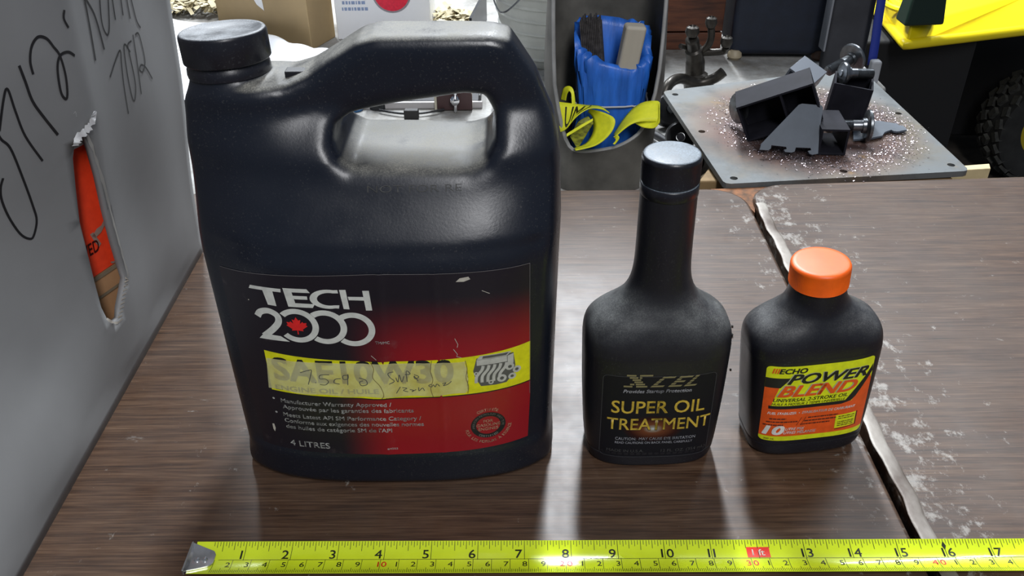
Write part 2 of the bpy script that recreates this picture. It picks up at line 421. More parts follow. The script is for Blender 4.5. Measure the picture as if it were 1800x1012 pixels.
# ============================================================ 4 litre oil jug
JX, JY = -0.0695, 0.4315
OUT = [(-.0935, 0), (.0940, 0), (.0965, .02), (.0985, .10), (.1005, .16), (.0985, .19), (.0935, .212), (.0835, .234), (.0700, .2528), (.062, .2545),
       (.004, .2545), (-.004, .2522), (-.030, .2368), (-.042, .2325), (-.090, .2320), (-.0960, .2245), (-.0985, .205), (-.1005, .16), (-.0985, .10), (-.0960, .02)]
HOLE = [(-.010, .1945), (.048, .1935), (.057, .1970), (.0610, .204), (.0610, .215), (.056, .2235), (.046, .2245), (.012, .2200), (-.010, .2160), (-.0180, .2115), (-.0190, .205), (-.016, .1985)]
def sst(x, a, b):
    t = np.clip((x - a) / (b - a), 0, 1); return t * t * (3 - 2 * t)
def jugF(x, y, z):
    o = poly_sdf(x, z, OUT)
    dtop = 0.0175 + (0.0265 - 0.0175) * sst(-x, 0.020, 0.060)
    d = 0.0595 + (0.0350 - 0.0595) * sst(z, 0.146, 0.199)
    d = d + (dtop - 0.0350) * sst(z, 0.195, 0.222)
    d = d - 0.0005 * sst(-z, -0.02, 0.0)
    a = 0.1015 + 0.0 * z
    n = 3.0
    q = (np.minimum(np.abs(x) / a, 1.4) ** n + (np.abs(y) / d) ** n) ** (1 / n)
    fb = (q - 1) * d
    rec = sst(z, 0.022, 0.027) * (1 - sst(z, 0.157, 0.163)) * (1 - sst(np.abs(x), 0.080, 0.090)) * sst(np.abs(y), 0.03, 0.04)
    fb = fb + 0.0011 * rec
    k = 0.0145 - 0.0065 * sst(z, 0.14, 0.22) - 0.0085 * sst(-z, -0.02, -0.004)
    F = smax(o, fb, k)
    hole = poly_sdf(x, z, HOLE)
    F = smax(F, -hole, 0.009)
    neck = np.maximum(np.sqrt((x + 0.0715) ** 2 + y ** 2) - 0.0190, np.abs(z - 0.230) - 0.0085)
    return smin(F, neck, 0.004)
st = 0.0017
gx = np.arange(-.106, .106, st); gy = np.arange(-.063, .063, st); gz = np.arange(-.006, .268, st)
GX, GZ = np.meshgrid(gx, gz, indexing='ij')
X3, Y3, Z3 = np.meshgrid(gx, gy, gz, indexing='ij')
V, Fq = surface_nets(jugF(X3, Y3, Z3), gx, gy, gz)
V[:, 2] = np.maximum(V[:, 2], 0.0002)
JUG = thing('oil_jug', 'large black handled oil jug with a red and black label', 'jug', (JX, JY, 0), (0, 0, math.radians(0)))
M_JUG = dusty_plastic('black_jug_plastic', (0.009, 0.011, 0.018), (0.26, 0.25, 0.215), 1.15, rough=0.30, lo=0.62, hi=0.97, speck=0.5)
jb = MB(); jb.v = [tuple(p) for p in V.tolist()]; jb.f = [tuple(q) for q in Fq.tolist()]
jm = bpy.data.meshes.new('jug_body'); jm.from_pydata(jb.v, [], jb.f); jm.materials.append(M_JUG)
bmj = bmesh.new(); bmj.from_mesh(jm); bmesh.ops.recalc_face_normals(bmj, faces=bmj.faces)
for _ in range(3): bmesh.ops.smooth_vert(bmj, verts=bmj.verts, factor=0.5, use_axis_x=True, use_axis_y=True, use_axis_z=True)
bmj.to_mesh(jm); bmj.free()
jm.polygons.foreach_set('use_smooth', [True] * len(jm.polygons))
jo = bpy.data.objects.new('jug_body', jm); COL.objects.link(jo); jo.parent = JUG
# front height field for the label
hx = np.arange(-.104, .1041, .002); hz = np.arange(0.0, .24, .002)
HX, HZ = np.meshgrid(hx, hz, indexing='ij'); lo_ = np.full(HX.shape, -.075); hi_ = np.full(HX.shape, -.004)
for _ in range(26):
    mid = (lo_ + hi_) / 2; ins_ = jugF(HX, mid, HZ) < 0; hi_ = np.where(ins_, mid, hi_); lo_ = np.where(ins_, lo_, mid)
HF = hi_
def jug_surf(u, v, off):
    i = min(max((u - hx[0]) / .002, 0), len(hx) - 1.001); j = min(max((v - hz[0]) / .002, 0), len(hz) - 1.001)
    a, b = int(i), int(j); fu, fv = i - a, j - b
    y = HF[a, b] * (1 - fu) * (1 - fv) + HF[a + 1, b] * fu * (1 - fv) + HF[a, b + 1] * (1 - fu) * fv + HF[a + 1, b + 1] * fu * fv
    wr = 0.00035 * math.exp(-((u - 0.0 - 0.04 * (v - .09)) / 0.0022) ** 2) + 0.00022 * math.exp(-((u - .030) / 0.0015) ** 2)
    return Vector((u, y - off - wr, v))
# cap
M_CAP = dusty_plastic('black_cap_plastic', (0.012, 0.012, 0.017), (0.36, 0.38, 0.40), 1.0, rough=0.28, lo=0.6, hi=0.98, dscale=90)  # pale upward faces: dust, plus the top's reflection put into the colour
def ribbed(r, z0, z1, n, depth, m=None):
    rg = []
    for z in (z0, z1): rg.append([Vector(((r - (depth if k % 2 else 0)) * math.cos(2 * PI * k / n), (r - (depth if k % 2 else 0)) * math.sin(2 * PI * k / n), z)) for k in range(n)])
    return rg
cp = MB(); n = 160
def circ(r, z, n=160): return [Vector((r * math.cos(2 * PI * k / n), r * math.sin(2 * PI * k / n), z)) for k in range(n)]
cp.rings([circ(.0208, .0)] + ribbed(.0215, .0006, .0100, 160, .00022) + [circ(.0212, .0108), circ(.0205, .0114), circ(.0190, .0114), circ(.0186, .0111), circ(.0005, .0111)])
for i_, v_i in enumerate(cp.v): cp.v[i_] = (v_i[0], v_i[1], v_i[2] * 1.28)
cap = cp.build('screw_cap', M_CAP, JUG, smooth=True, angle=50, loc=(-.0715, 0, .2395), rot=(math.radians(-3.5), math.radians(-2.5), 0))
MB().lathe([(.0192, 0), (.0205, .0004), (.0207, .002), (.0205, .0045), (.0198, .0056), (.0192, .0075)], 64).build('tamper_ring', M_CAP, JUG, smooth=True, loc=(-.0715, 0, .2325), rot=(math.radians(-3.5), math.radians(-2.5), 0))
MB().prism([(-.005, -.0035), (.0035, -.0035), (.0065, 0), (.0035, .0035), (-.005, .0035)], 0, .0045).build('vent_tab', mat('tab_black', (.008, .008, .011), .5), JUG, bevel=.0006, loc=(-.0370, -.006, .2315))

# ============================================================ lofted bottles
def se_ring(rx, ry, n_, z, m=96):
    out = []
    for k in range(m):
        a = 2 * PI * k / m; c, s_ = math.cos(a), math.sin(a)
        out.append(Vector((rx * math.copysign(abs(c) ** (2 / n_), c), ry * math.copysign(abs(s_) ** (2 / n_), s_), z)))
    return out
def interp(prof, z):
    for i in range(len(prof) - 1):
        if prof[i][0] <= z <= prof[i + 1][0]:
            t = (z - prof[i][0]) / max(1e-9, prof[i + 1][0] - prof[i][0]); return [a + (b - a) * t for a, b in zip(prof[i], prof[i + 1])]
    return list(prof[-1] if z > prof[-1][0] else prof[0])
def smooth_prof(keys, n=6):
    P = [Vector((k[0], k[1], k[2])) for k in keys]; N_ = [k[3] for k in keys]
    out = []
    sp = spline(P, n)
    for i, p in enumerate(sp):
        s_ = min(i / n, len(keys) - 1.0001); a = int(s_); t = s_ - a
        out.append((p.x, p.y, p.z, N_[a] * (1 - t) + N_[a + 1] * t))
    return out
def bottle_surf(prof):
    def f(u, v, off):
        z, rx, ry, n_ = interp(prof, v)
        q = min(abs(u) / rx, 0.999); return Vector((u, -(ry * (1 - q ** n_) ** (1 / n_)) - off, v))
    return f
M_BLK = dusty_plastic('black_bottle_plastic', (0.010, 0.010, 0.014), (0.26, 0.27, 0.26), 0.62, rough=0.40, lo=0.05, hi=0.9, speck=0.35, dscale=70)
M_BLK2 = dusty_plastic('black_bottle_plastic_small', (0.009, 0.009, 0.013), (0.26, 0.26, 0.25), 0.42, rough=0.33, lo=0.15, hi=0.95, speck=0.45, dscale=90)
# tall bottle
TALL = thing('oil_treatment_bottle', 'tall long-necked black bottle with gold lettering', 'bottle', (0.0838, 0.4110, 0), (0, math.radians(-0.5), math.radians(1)))
tp = smooth_prof([(0, .0366, .0232, 3.2), (.0012, .0382, .0244, 3.2), (.005, .0390, .0247, 3.3), (.0085, .0394, .0249, 3.4), (.0105, .0390, .0246, 3.4), (.013, .0398, .0252, 3.4),
                  (.045, .0414, .0258, 3.4), (.076, .0421, .0262, 3.3), (.0835, .0421, .0260, 3.2), (.0900, .0414, .0250, 3.1), (.0950, .0394, .0238, 2.9), (.1000, .0350, .0222, 2.6), (.1055, .0274, .0198, 2.3), (.1115, .0214, .0174, 2.1), (.119, .0176, .0159, 2.0),
                  (.128, .0158, .0154, 2.0), (.142, .0152, .0152, 2.0), (.172, .0150, .0150, 2.0), (.1735, .0146, .0146, 2.0), (.176, .0135, .0135, 2.0)], 5)
MB().rings([se_ring(p[1], p[2], p[3], p[0]) for p in tp]).build('bottle_body', M_BLK, TALL, smooth=True, angle=60)
M_TCAP = dusty_plastic('black_ribbed_cap', (0.011, 0.011, 0.015), (0.34, 0.40, 0.46), 1.0, rough=0.30, lo=0.7, hi=0.97, speck=0.2, dscale=40)
tc = MB(); tc.rings([circ(.0150, 0), circ(.0154, .0006), circ(.0154, .0058), circ(.0150, .0064), circ(.0145, .0066)]); tc.build('tamper_ring', M_TCAP, TALL, smooth=True, loc=(0, 0, .1738))
tc = MB(); tc.rings([circ(.0147, 0), circ(.0153, .0008)] + ribbed(.0154, .001, .0122, 160, .0003) + [circ(.0154, .0130), circ(.0151, .0142), circ(.0145, .0150), circ(.0132, .0153), circ(.0005, .0151)])
tc.build('screw_cap', M_TCAP, TALL, smooth=True, angle=50, loc=(0, 0, .1808))
tall_surf = bottle_surf(tp)
# small bottle
SMALL = thing('two_stroke_oil_bottle', 'small squat black bottle with an orange cap and orange label', 'bottle', (0.1800, 0.4160, 0), (0, 0, math.radians(4)))
SMALL.rotation_euler = (math.radians(0.5), math.radians(-4.0), math.radians(4)); SMALL.location = (0.1800, 0.4160, 0.0022)
sp_ = smooth_prof([(0, .0330, .0200, 3.4), (.001, .0345, .0214, 3.4), (.005, .0354, .0221, 3.6), (.0085, .0358, .0222, 3.6), (.0105, .0354, .0219, 3.6), (.0125, .0360, .0224, 3.6),
                   (.040, .0376, .0230, 3.6), (.070, .0388, .0234, 3.5), (.0755, .0389, .0233, 3.4), (.0810, .0385, .0228, 3.2), (.0860, .0366, .0216, 2.9), (.0902, .0322, .0202, 2.6), (.0945, .0258, .0184, 2.3), (.0990, .0204, .0168, 2.05), (.105, .0168, .0157, 2.0), (.112, .0154, .0152, 2.0), (.118, .015, .015, 2.0)], 5)
MB().rings([se_ring(p[1], p[2], p[3], p[0]) for p in sp_]).build('bottle_body', M_BLK2, SMALL, smooth=True, angle=60)
M_ORC = mat('orange_cap_plastic', (0.90, 0.125, 0.005), 0.42, var=0.10, vscale=120, bumps=0.1)
oc = MB(); oc.rings([circ(.0150, 0), circ(.0163, .0003)] + ribbed(.0164, .0005, .0115, 160, .0004) + [circ(.0163, .0122), circ(.0158, .0132), circ(.0148, .0137), circ(.0130, .0138), circ(.0005, .0142)])
oc.build('screw_cap', M_ORC, SMALL, smooth=True, angle=50, loc=(0, 0, .1125))
small_surf = bottle_surf(sp_)

# ============================================================ tape measure blade
T1 = onZ(428, 986); T17 = onZ(1749, 981); dirT = (T17 - T1).normalized()
T0 = T1 - dirT * 0.0254; TA = math.atan2(dirT.y, dirT.x)
TAPE = thing('tape_measure', 'yellow steel tape measure blade lying across the front of the table', 'tape measure', (T0.x, T0.y, 0.0006), (0, 0, TA))
TW = 0.0212; TS = 0.0024
def tape_surf(u, v, off):
    q = v / (TW / 2); z = 0.0004 + TS * q * q
    nv = Vector((0, -2 * TS * q / (TW / 2), 1)).normalized()
    return Vector((u, v, z)) + nv * off
M_TAPE = mat('yellow_tape_enamel', (0.66, 0.80, 0.02), 0.22, var=0.06, vscale=50, coat=0.6)
M_TINK = flat('tape_black_ink', (0.02, 0.025, 0.01), 0.4); M_TRED = flat('tape_red_ink', (0.75, 0.03, 0.01), 0.4); M_TWHT = flat('tape_white_ink', (0.85, 0.85, 0.75), 0.4)
us = [-0.002 + i * 0.01 for i in range(50)]; vsT = [(-1 + 2 * k / 14) * TW / 2 for k in range(15)]
tb = MB(); ringsT = []
for u in us:
    ringsT.append([tape_surf(u, v, 0.0) for v in vsT] + [tape_surf(u, v, -0.0003) for v in reversed(vsT)])
tb.rings(ringsT); blade = tb.build('blade', M_TAPE, TAPE, smooth=True, angle=60)
pr = Print(tape_surf)
def tick(u, v0, v1, w, slant=0): pr.poly([(u - w / 2 + slant * 0, v0), (u + w / 2, v0), (u + w / 2, v1), (u - w / 2, v1)])
top = TW / 2 - 0.0002; bot = -TW / 2 + 0.0002
for i in range(5, 18 * 16):
    u = i * 0.0254 / 16
    L = 0.0108 if i % 16 == 0 else (0.0052 if i % 8 == 0 else (0.0043 if i % 4 == 0 else (0.0031 if i % 2 == 0 else 0.0022)))
    if i % 16 == 0 and i // 16 >= 1: L = 0.0108
    tick(u, top - L, top, 0.00028)
for i in range(10, 460):
    u = i * 0.001
    L = 0.0102 if i % 10 == 0 else (0.0042 if i % 5 == 0 else 0.0028)
    tick(u, bot, bot + L, 0.00024)
pr.poly([(0.012, -.0002), (0.012, .0001), (0.46, .0001), (0.46, -.0002)])
pr.build('scale_ticks', M_TINK, blade, 0.00008, cuts=0.006)
pr = Print(tape_surf)
for k in range(1, 19):
    if k == 12: continue
    u = k * 0.0254
    if k < 10: pr.text(str(k), u - 0.0012, 0.0006, 0.0074, align='RIGHT', bold=0.012, sx=1.15)
    else: pr.text(str(k)[0], u - 0.0010, 0.0006, 0.0074, align='RIGHT', bold=0.012, sx=1.15); pr.text(str(k)[1], u + 0.0010, 0.0006, 0.0074, bold=0.012, sx=1.15)
for c in range(2, 46):
    if c % 10 == 0: continue
    pr.text(str(c % 10), c * 0.01 - 0.0008, -0.0053, 0.0051, align='RIGHT', bold=0.005, sx=1.15)
u = 16 * 0.0254; pr.poly([(u - .0012, .0070), (u, .0045), (u + .0012, .0070), (u, .0095)])
pr.build('scale_numbers', M_TINK, blade, 0.00010, cuts=0.006)
pr = Print(tape_surf)
for c in (10, 20, 30, 40): pr.text(str(c)[0], c * 0.01 - 0.0006, -0.0054, 0.0054, align='RIGHT', bold=0.01, sx=1.2); pr.text('0', c * 0.01 + 0.0006, -0.0054, 0.0054, bold=0.01, sx=1.2)
u = 12 * 0.0254; pr.poly([(u - .0062, .0004), (u + .0062, .0004), (u + .0062, .0066), (u - .0062, .0066)])
pr.cutpts.append(len(pr.f) - 1); pr.split('red_mark', M_TRED, blade, 0.00010, cuts=0.006)
pr = Print(tape_surf); pr.text('1 ft', u, 0.0017, 0.0052, align='CENTER', bold=0.01, sx=1.1); pr.build('foot_mark', M_TWHT, blade, 0.00016, cuts=0.006)
# end hook: bent steel plate with two rivets
M_HOOK = mat('bright_steel_hook', (0.62, 0.62, 0.63), 0.25, 0.9, var=0.15, vscale=200)
hk = MB(); hp = [(-.0105, .0062), (.0068, .0036), (.0080, .0018), (.0080, -.0026), (.0062, -.0052), (-.0105, -.0086)]
hp = [(-.0030, .0092), (.0085, .0050), (.0100, .0032), (.0100, -.0026), (.0080, -.0052), (-.0030, -.0092)]
def hook_top(x, y): return tape_surf(x, y * 0.98, 0.0009)
nn = 12; rowsT = []
for i in range(nn + 1):
    t = i / nn; x = -.0036 + .0136 * t
    hw = 0.0098 - 0.0052 * t if t < 0.85 else (0.0098 - 0.0052 * .85) * (1 - ((t - .85) / .15) ** 2 * .45)
    rowsT.append([tape_surf(x, -hw + 2 * hw * k / 10, 0.0010) for k in range(11)] + [tape_surf(x, hw - 2 * hw * k / 10, 0.0002) for k in range(11)])
hk.rings(rowsT); hk.build('end_hook', M_HOOK, TAPE, smooth=True, angle=40)
MB().box(-.0045, -.0034, -.0098, .0098, .0002, .0040).build('hook_lip', M_HOOK, TAPE, bevel=.0003)
for x in (.0008, .0050):
    p = tape_surf(x, -.0008, .0010)
    MB().lathe([(.0016, 0), (.0016, .0003), (.0012, .0009), (.0003, .0011)], 20).build('rivet', M_HOOK, TAPE, smooth=True, loc=p)

# ============================================================ printed labels
mm = 0.001
def rectp(x0, x1, z0, z1): return [(x0 * mm, z0 * mm), (x1 * mm, z0 * mm), (x1 * mm, z1 * mm), (x0 * mm, z1 * mm)]
def pts(L): return [(a * mm, b * mm) for a, b in L]
def arc_text(p, s, cx, cz, r, a_mid, span, size, inward=False, bold=0.0):
    n = len(s)
    for i, ch in enumerate(s):
        if ch == ' ': continue
        t = (i + 0.5) / n - 0.5
        a = a_mid - t * span if not inward else a_mid + t * span
        ar = math.radians(a); rot = a - 90 if not inward else a + 90
        V, F = text2d(ch, size, bold=bold, align='CENTER'); 
        if len(V) == 0: continue
        V[:, 1] -= 0.36 * size
        rr = math.radians(rot); V = V @ np.array([[math.cos(rr), math.sin(rr)], [-math.sin(rr), math.cos(rr)]])
        p.poly(V + np.array([(cx + r * math.cos(ar)) * mm, (cz + r * math.sin(ar)) * mm]), F)
def ring(p, cx, cz, ro, ri, a0=0, a1=360, n=48, ez=1.0):
    V = []
    for k in range(n + 1):
        a = math.radians(a0 + (a1 - a0) * k / n)
        V.append(((cx + ro * math.cos(a)) * mm, (cz + ez * ro * math.sin(a)) * mm)); V.append(((cx + ri * math.cos(a)) * mm, (cz + ez * ri * math.sin(a)) * mm))
    p.poly(V, [(2 * k, 2 * k + 2, 2 * k + 3, 2 * k + 1) for k in range(n)])
def disc(p, cx, cz, r, n=32, ez=1.0): p.poly([((cx + r * math.cos(2 * PI * k / n)) * mm, (cz + ez * r * math.sin(2 * PI * k / n)) * mm) for k in range(n)])
INK = {}
def ink(name, col, rough=0.42):
    if name not in INK: INK[name] = flat('ink_' + name, col, rough)
    return INK[name]
W_INK = ink('off_white', (0.62, 0.63, 0.58)); K_INK = ink('black', (0.010, 0.010, 0.012)); Y_INK = ink('yellow', (0.72, 0.70, 0.01)); R_INK = ink('red', (0.60, 0.012, 0.02))

# ---- jug label stock: black fading to red
def jug_label_mat():
    m, nt, b = NT('black_red_label'); uv = nt.nodes.new('ShaderNodeUVMap'); sp = nt.nodes.new('ShaderNodeSeparateXYZ'); nt.links.new(uv.outputs[0], sp.inputs[0])
    def mr(s, a, c, d0=0.0, d1=1.0):
        n = nt.nodes.new('ShaderNodeMapRange'); n.interpolation_type = 'SMOOTHSTEP'; nt.links.new(s, n.inputs['Value'])
        for k, q in zip(('From Min', 'From Max', 'To Min', 'To Max'), (a, c, d0, d1)): n.inputs[k].default_value = q
        return n.outputs[0]
    U, Vv = sp.outputs[0], sp.outputs[1]
    upper = mth(nt, 'MULTIPLY', mr(U, -.022, .020), mr(Vv, .135, .092))
    lower = mr(U, -.030, .006)
    isup = mth(nt, 'GREATER_THAN', Vv, .082)
    fac = mth(nt, 'ADD', mth(nt, 'MULTIPLY', isup, upper), mth(nt, 'MULTIPLY', mth(nt, 'SUBTRACT', 1.0, isup), lower))
    wear = noise(nt, coords(nt), 90, 5, 0.6)
    c = mixc(nt, fac, (0.012, 0.010, 0.016), (0.30, 0.006, 0.014))
    c = mixc(nt, mth(nt, 'MULTIPLY', ramp(nt, wear, [(0.62, 0.0), (0.8, 1.0)]), 0.15), c, (0.25, 0.2, 0.2))
    nt.links.new(c, b.inputs['Base Color']); b.inputs['Roughness'].default_value = 0.36
    bump(nt, b, noise(nt, coords(nt, (1, 1, .4)), 60, 3), 0.25, 0.0012)
    return m
p = Print(jug_surf)
top = [(-81.5, 146.2), (-60, 146.8), (-30, 147.6), (0, 148.6), (40, 148.0), (79, 147.2)]
p.poly(pts([(-76.8, 26.0), (-40, 25.6), (0, 25.2), (40, 26.0), (78, 27.8), (79.3, 60), (79, 147.2), (40, 148), (0, 148.6), (-30, 147.6), (-60, 146.8), (-81.5, 146.2), (-81, 100)]))
LAB = p.build('label', jug_label_mat(), JUG, 0.00022, cuts=0.005)
LAB['label'] = 'black and red printed label with a yellow band'
# white hairline along the label's upper edge
p = Print(jug_surf); p.stroke(pts([(-81, 146.0), (-60, 146.5), (-30, 147.3), (0, 148.3), (40, 147.7), (78.8, 146.9)]), 0.25 * mm)
p.stroke(pts([(78.8, 146.9), (79.0, 60)]), 0.2 * mm); p.build('label_edge', ink('edge_grey', (0.16, 0.15, 0.15)), LAB, 0.00030, cuts=0.005)
# TECH 2000
p = Print(jug_surf)
p.poly(pts([(-66.0, 136.9), (-65.0, 139.0), (-48.6, 138.6), (-48.8, 136.5), (-53.2, 136.7), (-52.4, 127.6), (-57.0, 128.0), (-58.6, 136.8)]), [(0, 1, 2, 3, 4, 7), (4, 5, 6, 7)])
p.poly(pts([(-47.4, 139.2), (-44.2, 139.2), (-45.2, 127.6), (-42.0, 127.6)]), None) if False else None
E_ = [(-47.5, 139.3), (-35.0, 139.3), (-33.5, 137.0), (-43.0, 137.0), (-42.8, 134.9), (-35.3, 134.9), (-35.3, 132.8), (-42.3, 132.8), (-42.0, 130.4), (-31.8, 130.2), (-33.2, 127.8), (-46.0, 127.9)]
p.poly(pts(E_), [(0, 1, 2, 3), (0, 3, 8, 11), (4, 5, 6, 7), (8, 9, 10, 11)])
C = []
for k in range(25):
    a = math.radians(62 + 236 * k / 24); C.append((-24.5 + 9.6 * math.cos(a), 133.4 + 5.9 * math.sin(a))); C.append((-23.9 + 6.4 * math.cos(a), 133.4 + 3.9 * math.sin(a)))
C = [(-19.2, 139.1), (-19.0, 137.1)] + C[2:-2] + [(-19.6, 127.7), (-19.2, 129.7)]
p.poly(pts(C), [(2 * k, 2 * k + 2, 2 * k + 3, 2 * k + 1) for k in range(len(C) // 2 - 1)])
H_ = [(-18.3, 139.2), (-15.0, 139.2), (-14.3, 135.0), (-6.3, 134.8), (-6.6, 138.6), (-3.2, 138.6), (-2.6, 126.4), (-5.8, 126.4), (-6.1, 132.6), (-14.0, 132.9), (-14.2, 127.2), (-17.2, 127.4)]
p.poly(pts(H_), [(0, 1, 10, 11), (2, 3, 8, 9), (4, 5, 6, 7)])
two = spline([(-64.2, 119.6, 0), (-62.0, 122.8, 0), (-57.4, 124.0, 0), (-53.2, 121.6, 0), (-53.0, 117.4, 0), (-56.5, 112.6, 0), (-62.4, 107.0, 0)], 6)
p.stroke([(q.x * mm, q.y * mm) for q in two], [3.6 * mm] * len(two))
p.poly(pts([(-65.6, 105.0), (-62.5, 108.6), (-53.2, 108.2), (-48.6, 105.0)]))
for cx, cz, a in ((-43.0, 115.9, 138), (-28.2, 115.6, 128), (-13.6, 114.3, 132)): ring(p, cx, cz, 11.4, 8.0, -a, a, 40, 0.95)
p.build('brand_lettering', W_INK, LAB, 0.00030, cuts=0.006)
leafp = [(0, 10), (1.9, 6.5), (4, 7.4), (3, 2.8), (5.6, 5.2), (6.3, 3.8), (9.3, 4.2), (8.4, 1.4), (9.8, .6), (4.8, -3.4), (5.4, -5.2), (.45, -4.6), (.6, -9), (-.6, -9), (-.45, -4.6), (-5.4, -5.2), (-4.8, -3.4), (-9.8, .6), (-8.4, 1.4), (-9.3, 4.2), (-6.3, 3.8), (-5.6, 5.2), (-3, 2.8), (-4, 7.4), (-1.9, 6.5)]
p = Print(jug_surf); p.poly(pts([(-43.2 + a * .58, 115.6 + b * .58) for a, b in leafp]))
p.build('maple_leaf', ink('leaf_red', (0.72, 0.02, 0.02)), LAB, 0.00032, cuts=0.006)
p = Print(jug_surf); p.text('TM/MC', -3.0 * mm, 104.8 * mm, 2.4 * mm, bold=0.01, width=7.6 * mm)
lines = [('Manufacturer Warranty Approved /', -60.5, 61.2, 62.5), ('Approuvée par les garanties des fabricants', -60.0, 56.8, 74), ('Meets Latest API SM Performance Category /', -60.6, 51.0, 78.5), ('Conforme aux exigences des nouvelles normes', -60.4, 46.6, 79.5), ("des huiles de catégorie SM de l'API", -60.2, 42.1, 61)]
for s, x, z, wd in lines: p.text(s, x * mm, z * mm, 4.1 * mm, bold=0.012, width=wd * mm)
disc(p, -64.6, 63.2, .7, 12); disc(p, -64.6, 53.0, .7, 12)
p.text('4 LITRES', -59.6 * mm, 28.9 * mm, 6.1 * mm, bold=0.012, width=23.5 * mm); p.text('#4503', -3 * mm, 28.8 * mm, 2.0 * mm, width=6 * mm)
p.split('print_line', ink('label_grey', (0.42, 0.42, 0.40)), LAB, 0.00030, cuts=0.006)
# yellow band
def band_top(x): return 93.0 + 4.1 * ((x - 8) / 72.5) ** 2 - 0.6 * math.exp(-((x + 4) / 5) ** 2)
def band_bot(x): return 67.6 + 2.0 * ((x - 5) / 70) ** 2 - 0.9 * math.exp(-((x + 6) / 6) ** 2)
xs_ = [-64.5 + i * (143.7 / 48) for i in range(49)]
p = Print(jug_surf); V = [(x * mm, band_bot(x) * mm) for x in xs_] + [(x * mm, band_top(x) * mm) for x in xs_]
p.poly(V, [(i, i + 1, 49 + i + 1, 49 + i) for i in range(48)]); BAND = p.build('yellow_band', Y_INK, LAB, 0.00030, cuts=0.006)
p = Print(jug_surf); V = [(x * mm, (band_bot(x) - .7) * mm) for x in xs_] + [(x * mm, band_bot(x) * mm) for x in xs_]
p.poly(V, [(i, i + 1, 49 + i + 1, 49 + i) for i in range(48)]); p.build('band_shadow_line', K_INK, LAB, 0.00031, cuts=0.006)
p = Print(jug_surf); p.text('SAE10W30', -61.5 * mm, 78.2 * mm, 21.3 * mm, bold=0.035, width=99 * mm); p.text("ENGINE OIL / HUILE", -62 * mm, 70.6 * mm, 4.6 * mm, bold=0.03, width=58 * mm)
p.split('grade_lettering', K_INK, LAB, 0.00038, cuts=0.006)
# aged translucent paper strip taped over the band
m, nt, b = NT('aged_tape_paper'); v_ = coords(nt)
nt.links.new(ramp(nt, noise(nt, v_, 55, 5, 0.6), [(0.3, (0.66, 0.56, 0.20)), (0.55, (0.80, 0.77, 0.40)), (0.8, (0.84, 0.83, 0.55))]), b.inputs['Base Color'])
nt.links.new(ramp(nt, noise(nt, v_, 70, 4), [(0.3, 0.48), (0.7, 0.64)]), b.inputs['Alpha']); b.inputs['Roughness'].default_value = 0.4
p = Print(jug_surf)
rnd = random.Random(3); topz = lambda x: min(band_top(x) - 1.3, 92.0 - 0.00008 * (x + 60) ** 2); xs2 = [-64 + i * (107 / 40) for i in range(41)]
jl = [rnd.uniform(-.25, .25) for _ in range(41)]
V = [((x - (2.2 if i == 0 else 0)) * mm, (band_bot(x) + 1.0 + 0.5 * math.sin(i * .7)) * mm) for i, x in enumerate(xs2)] + [((x + (1.2 * math.sin(i) if i == 40 else 0)) * mm, (topz(x) + jl[i] * .6) * mm) for i, x in enumerate(xs2)]
p.poly(V, [(i, i + 1, 41 + i + 1, 41 + i) for i in range(40)])
p.poly(pts([(43, 69.0), (44.8, 71), (44.0, 75), (45.2, 79), (44.0, 83), (44.8, 86), (43.2, 90.5)]))
PAP = p.build('paper_strip', m, LAB, 0.00048, cuts=0.006); PAP['label'] = 'yellowed paper strip over the yellow band'
p = Print(jug_surf)
for st_ in ([(-46, 84.5), (-41, 86.5), (-39.5, 86), (-42.5, 76.5)], [(-38.5, 78), (-38, 78.2)], [(-30, 84), (-35, 83.5), (-35.5, 81), (-32.5, 81), (-31, 79), (-33, 76.8), (-36, 77)], [(-24, 81.5), (-27, 81), (-28, 78.5), (-25, 77.6)], [(-20, 84), (-22.5, 83.5), (-22.5, 81), (-20, 81.5), (-19.8, 84.5), (-20.6, 77)],
             [(-12, 80), (-14, 79), (-13, 76.6), (-10, 77.5), (-10.5, 80.5), (-14, 82)], [(5, 86), (2, 85), (3, 82), (5, 79.5), (2, 77.5)], [(6, 82), (7, 79), (8, 84), (9, 79), (10.5, 83)], [(11, 84), (14, 84.5), (12, 86.5), (12, 79)], [(16, 84), (18.5, 82.5), (16.5, 81), (16, 83), (18, 79.5)],
             [(8, 75.5), (5.5, 71)], [(9, 75), (11.5, 74.5), (9.5, 73), (12, 72)], [(13, 73.5), (15, 73), (14, 72), (16.5, 73.5)], [(18, 75), (18, 72.5), (20, 74.5), (21, 72.5)], [(25, 77), (23.5, 76), (25, 75), (26, 76.5), (27, 75), (28, 77), (29.5, 75.5)], [(31, 77), (33, 77.5), (31.5, 75.7), (34, 76.5), (36, 78.5)]):
    q = spline([(a, b_, 0) for a, b_ in st_], 5); p.stroke([(c.x * mm, c.y * mm) for c in q], 0.42 * mm)
p.build('pen_writing', ink('pen_grey', (0.07, 0.075, 0.075)), LAB, 0.00056, cuts=0.006)
# brown lines along the paper creases
p = Print(jug_surf)
for st_ in ([(-7, 93), (-5.5, 88), (-6.5, 82), (-3, 76), (-1.5, 70), (-3, 67)], [(26, 93), (25, 86), (26, 80), (24.5, 74), (25.5, 68)], [(44, 92), (44.8, 86), (44, 80), (45.2, 74), (44.6, 69)]):
    q = spline([(a, b_, 0) for a, b_ in st_], 6); p.cutpts.append(len(p.f)); p.stroke([(c.x * mm, c.y * mm) for c in q], 0.35 * mm)
p.split('paper_crease', ink('crease_brown', (0.20, 0.15, 0.05)), LAB, 0.00057, cuts=0.006)
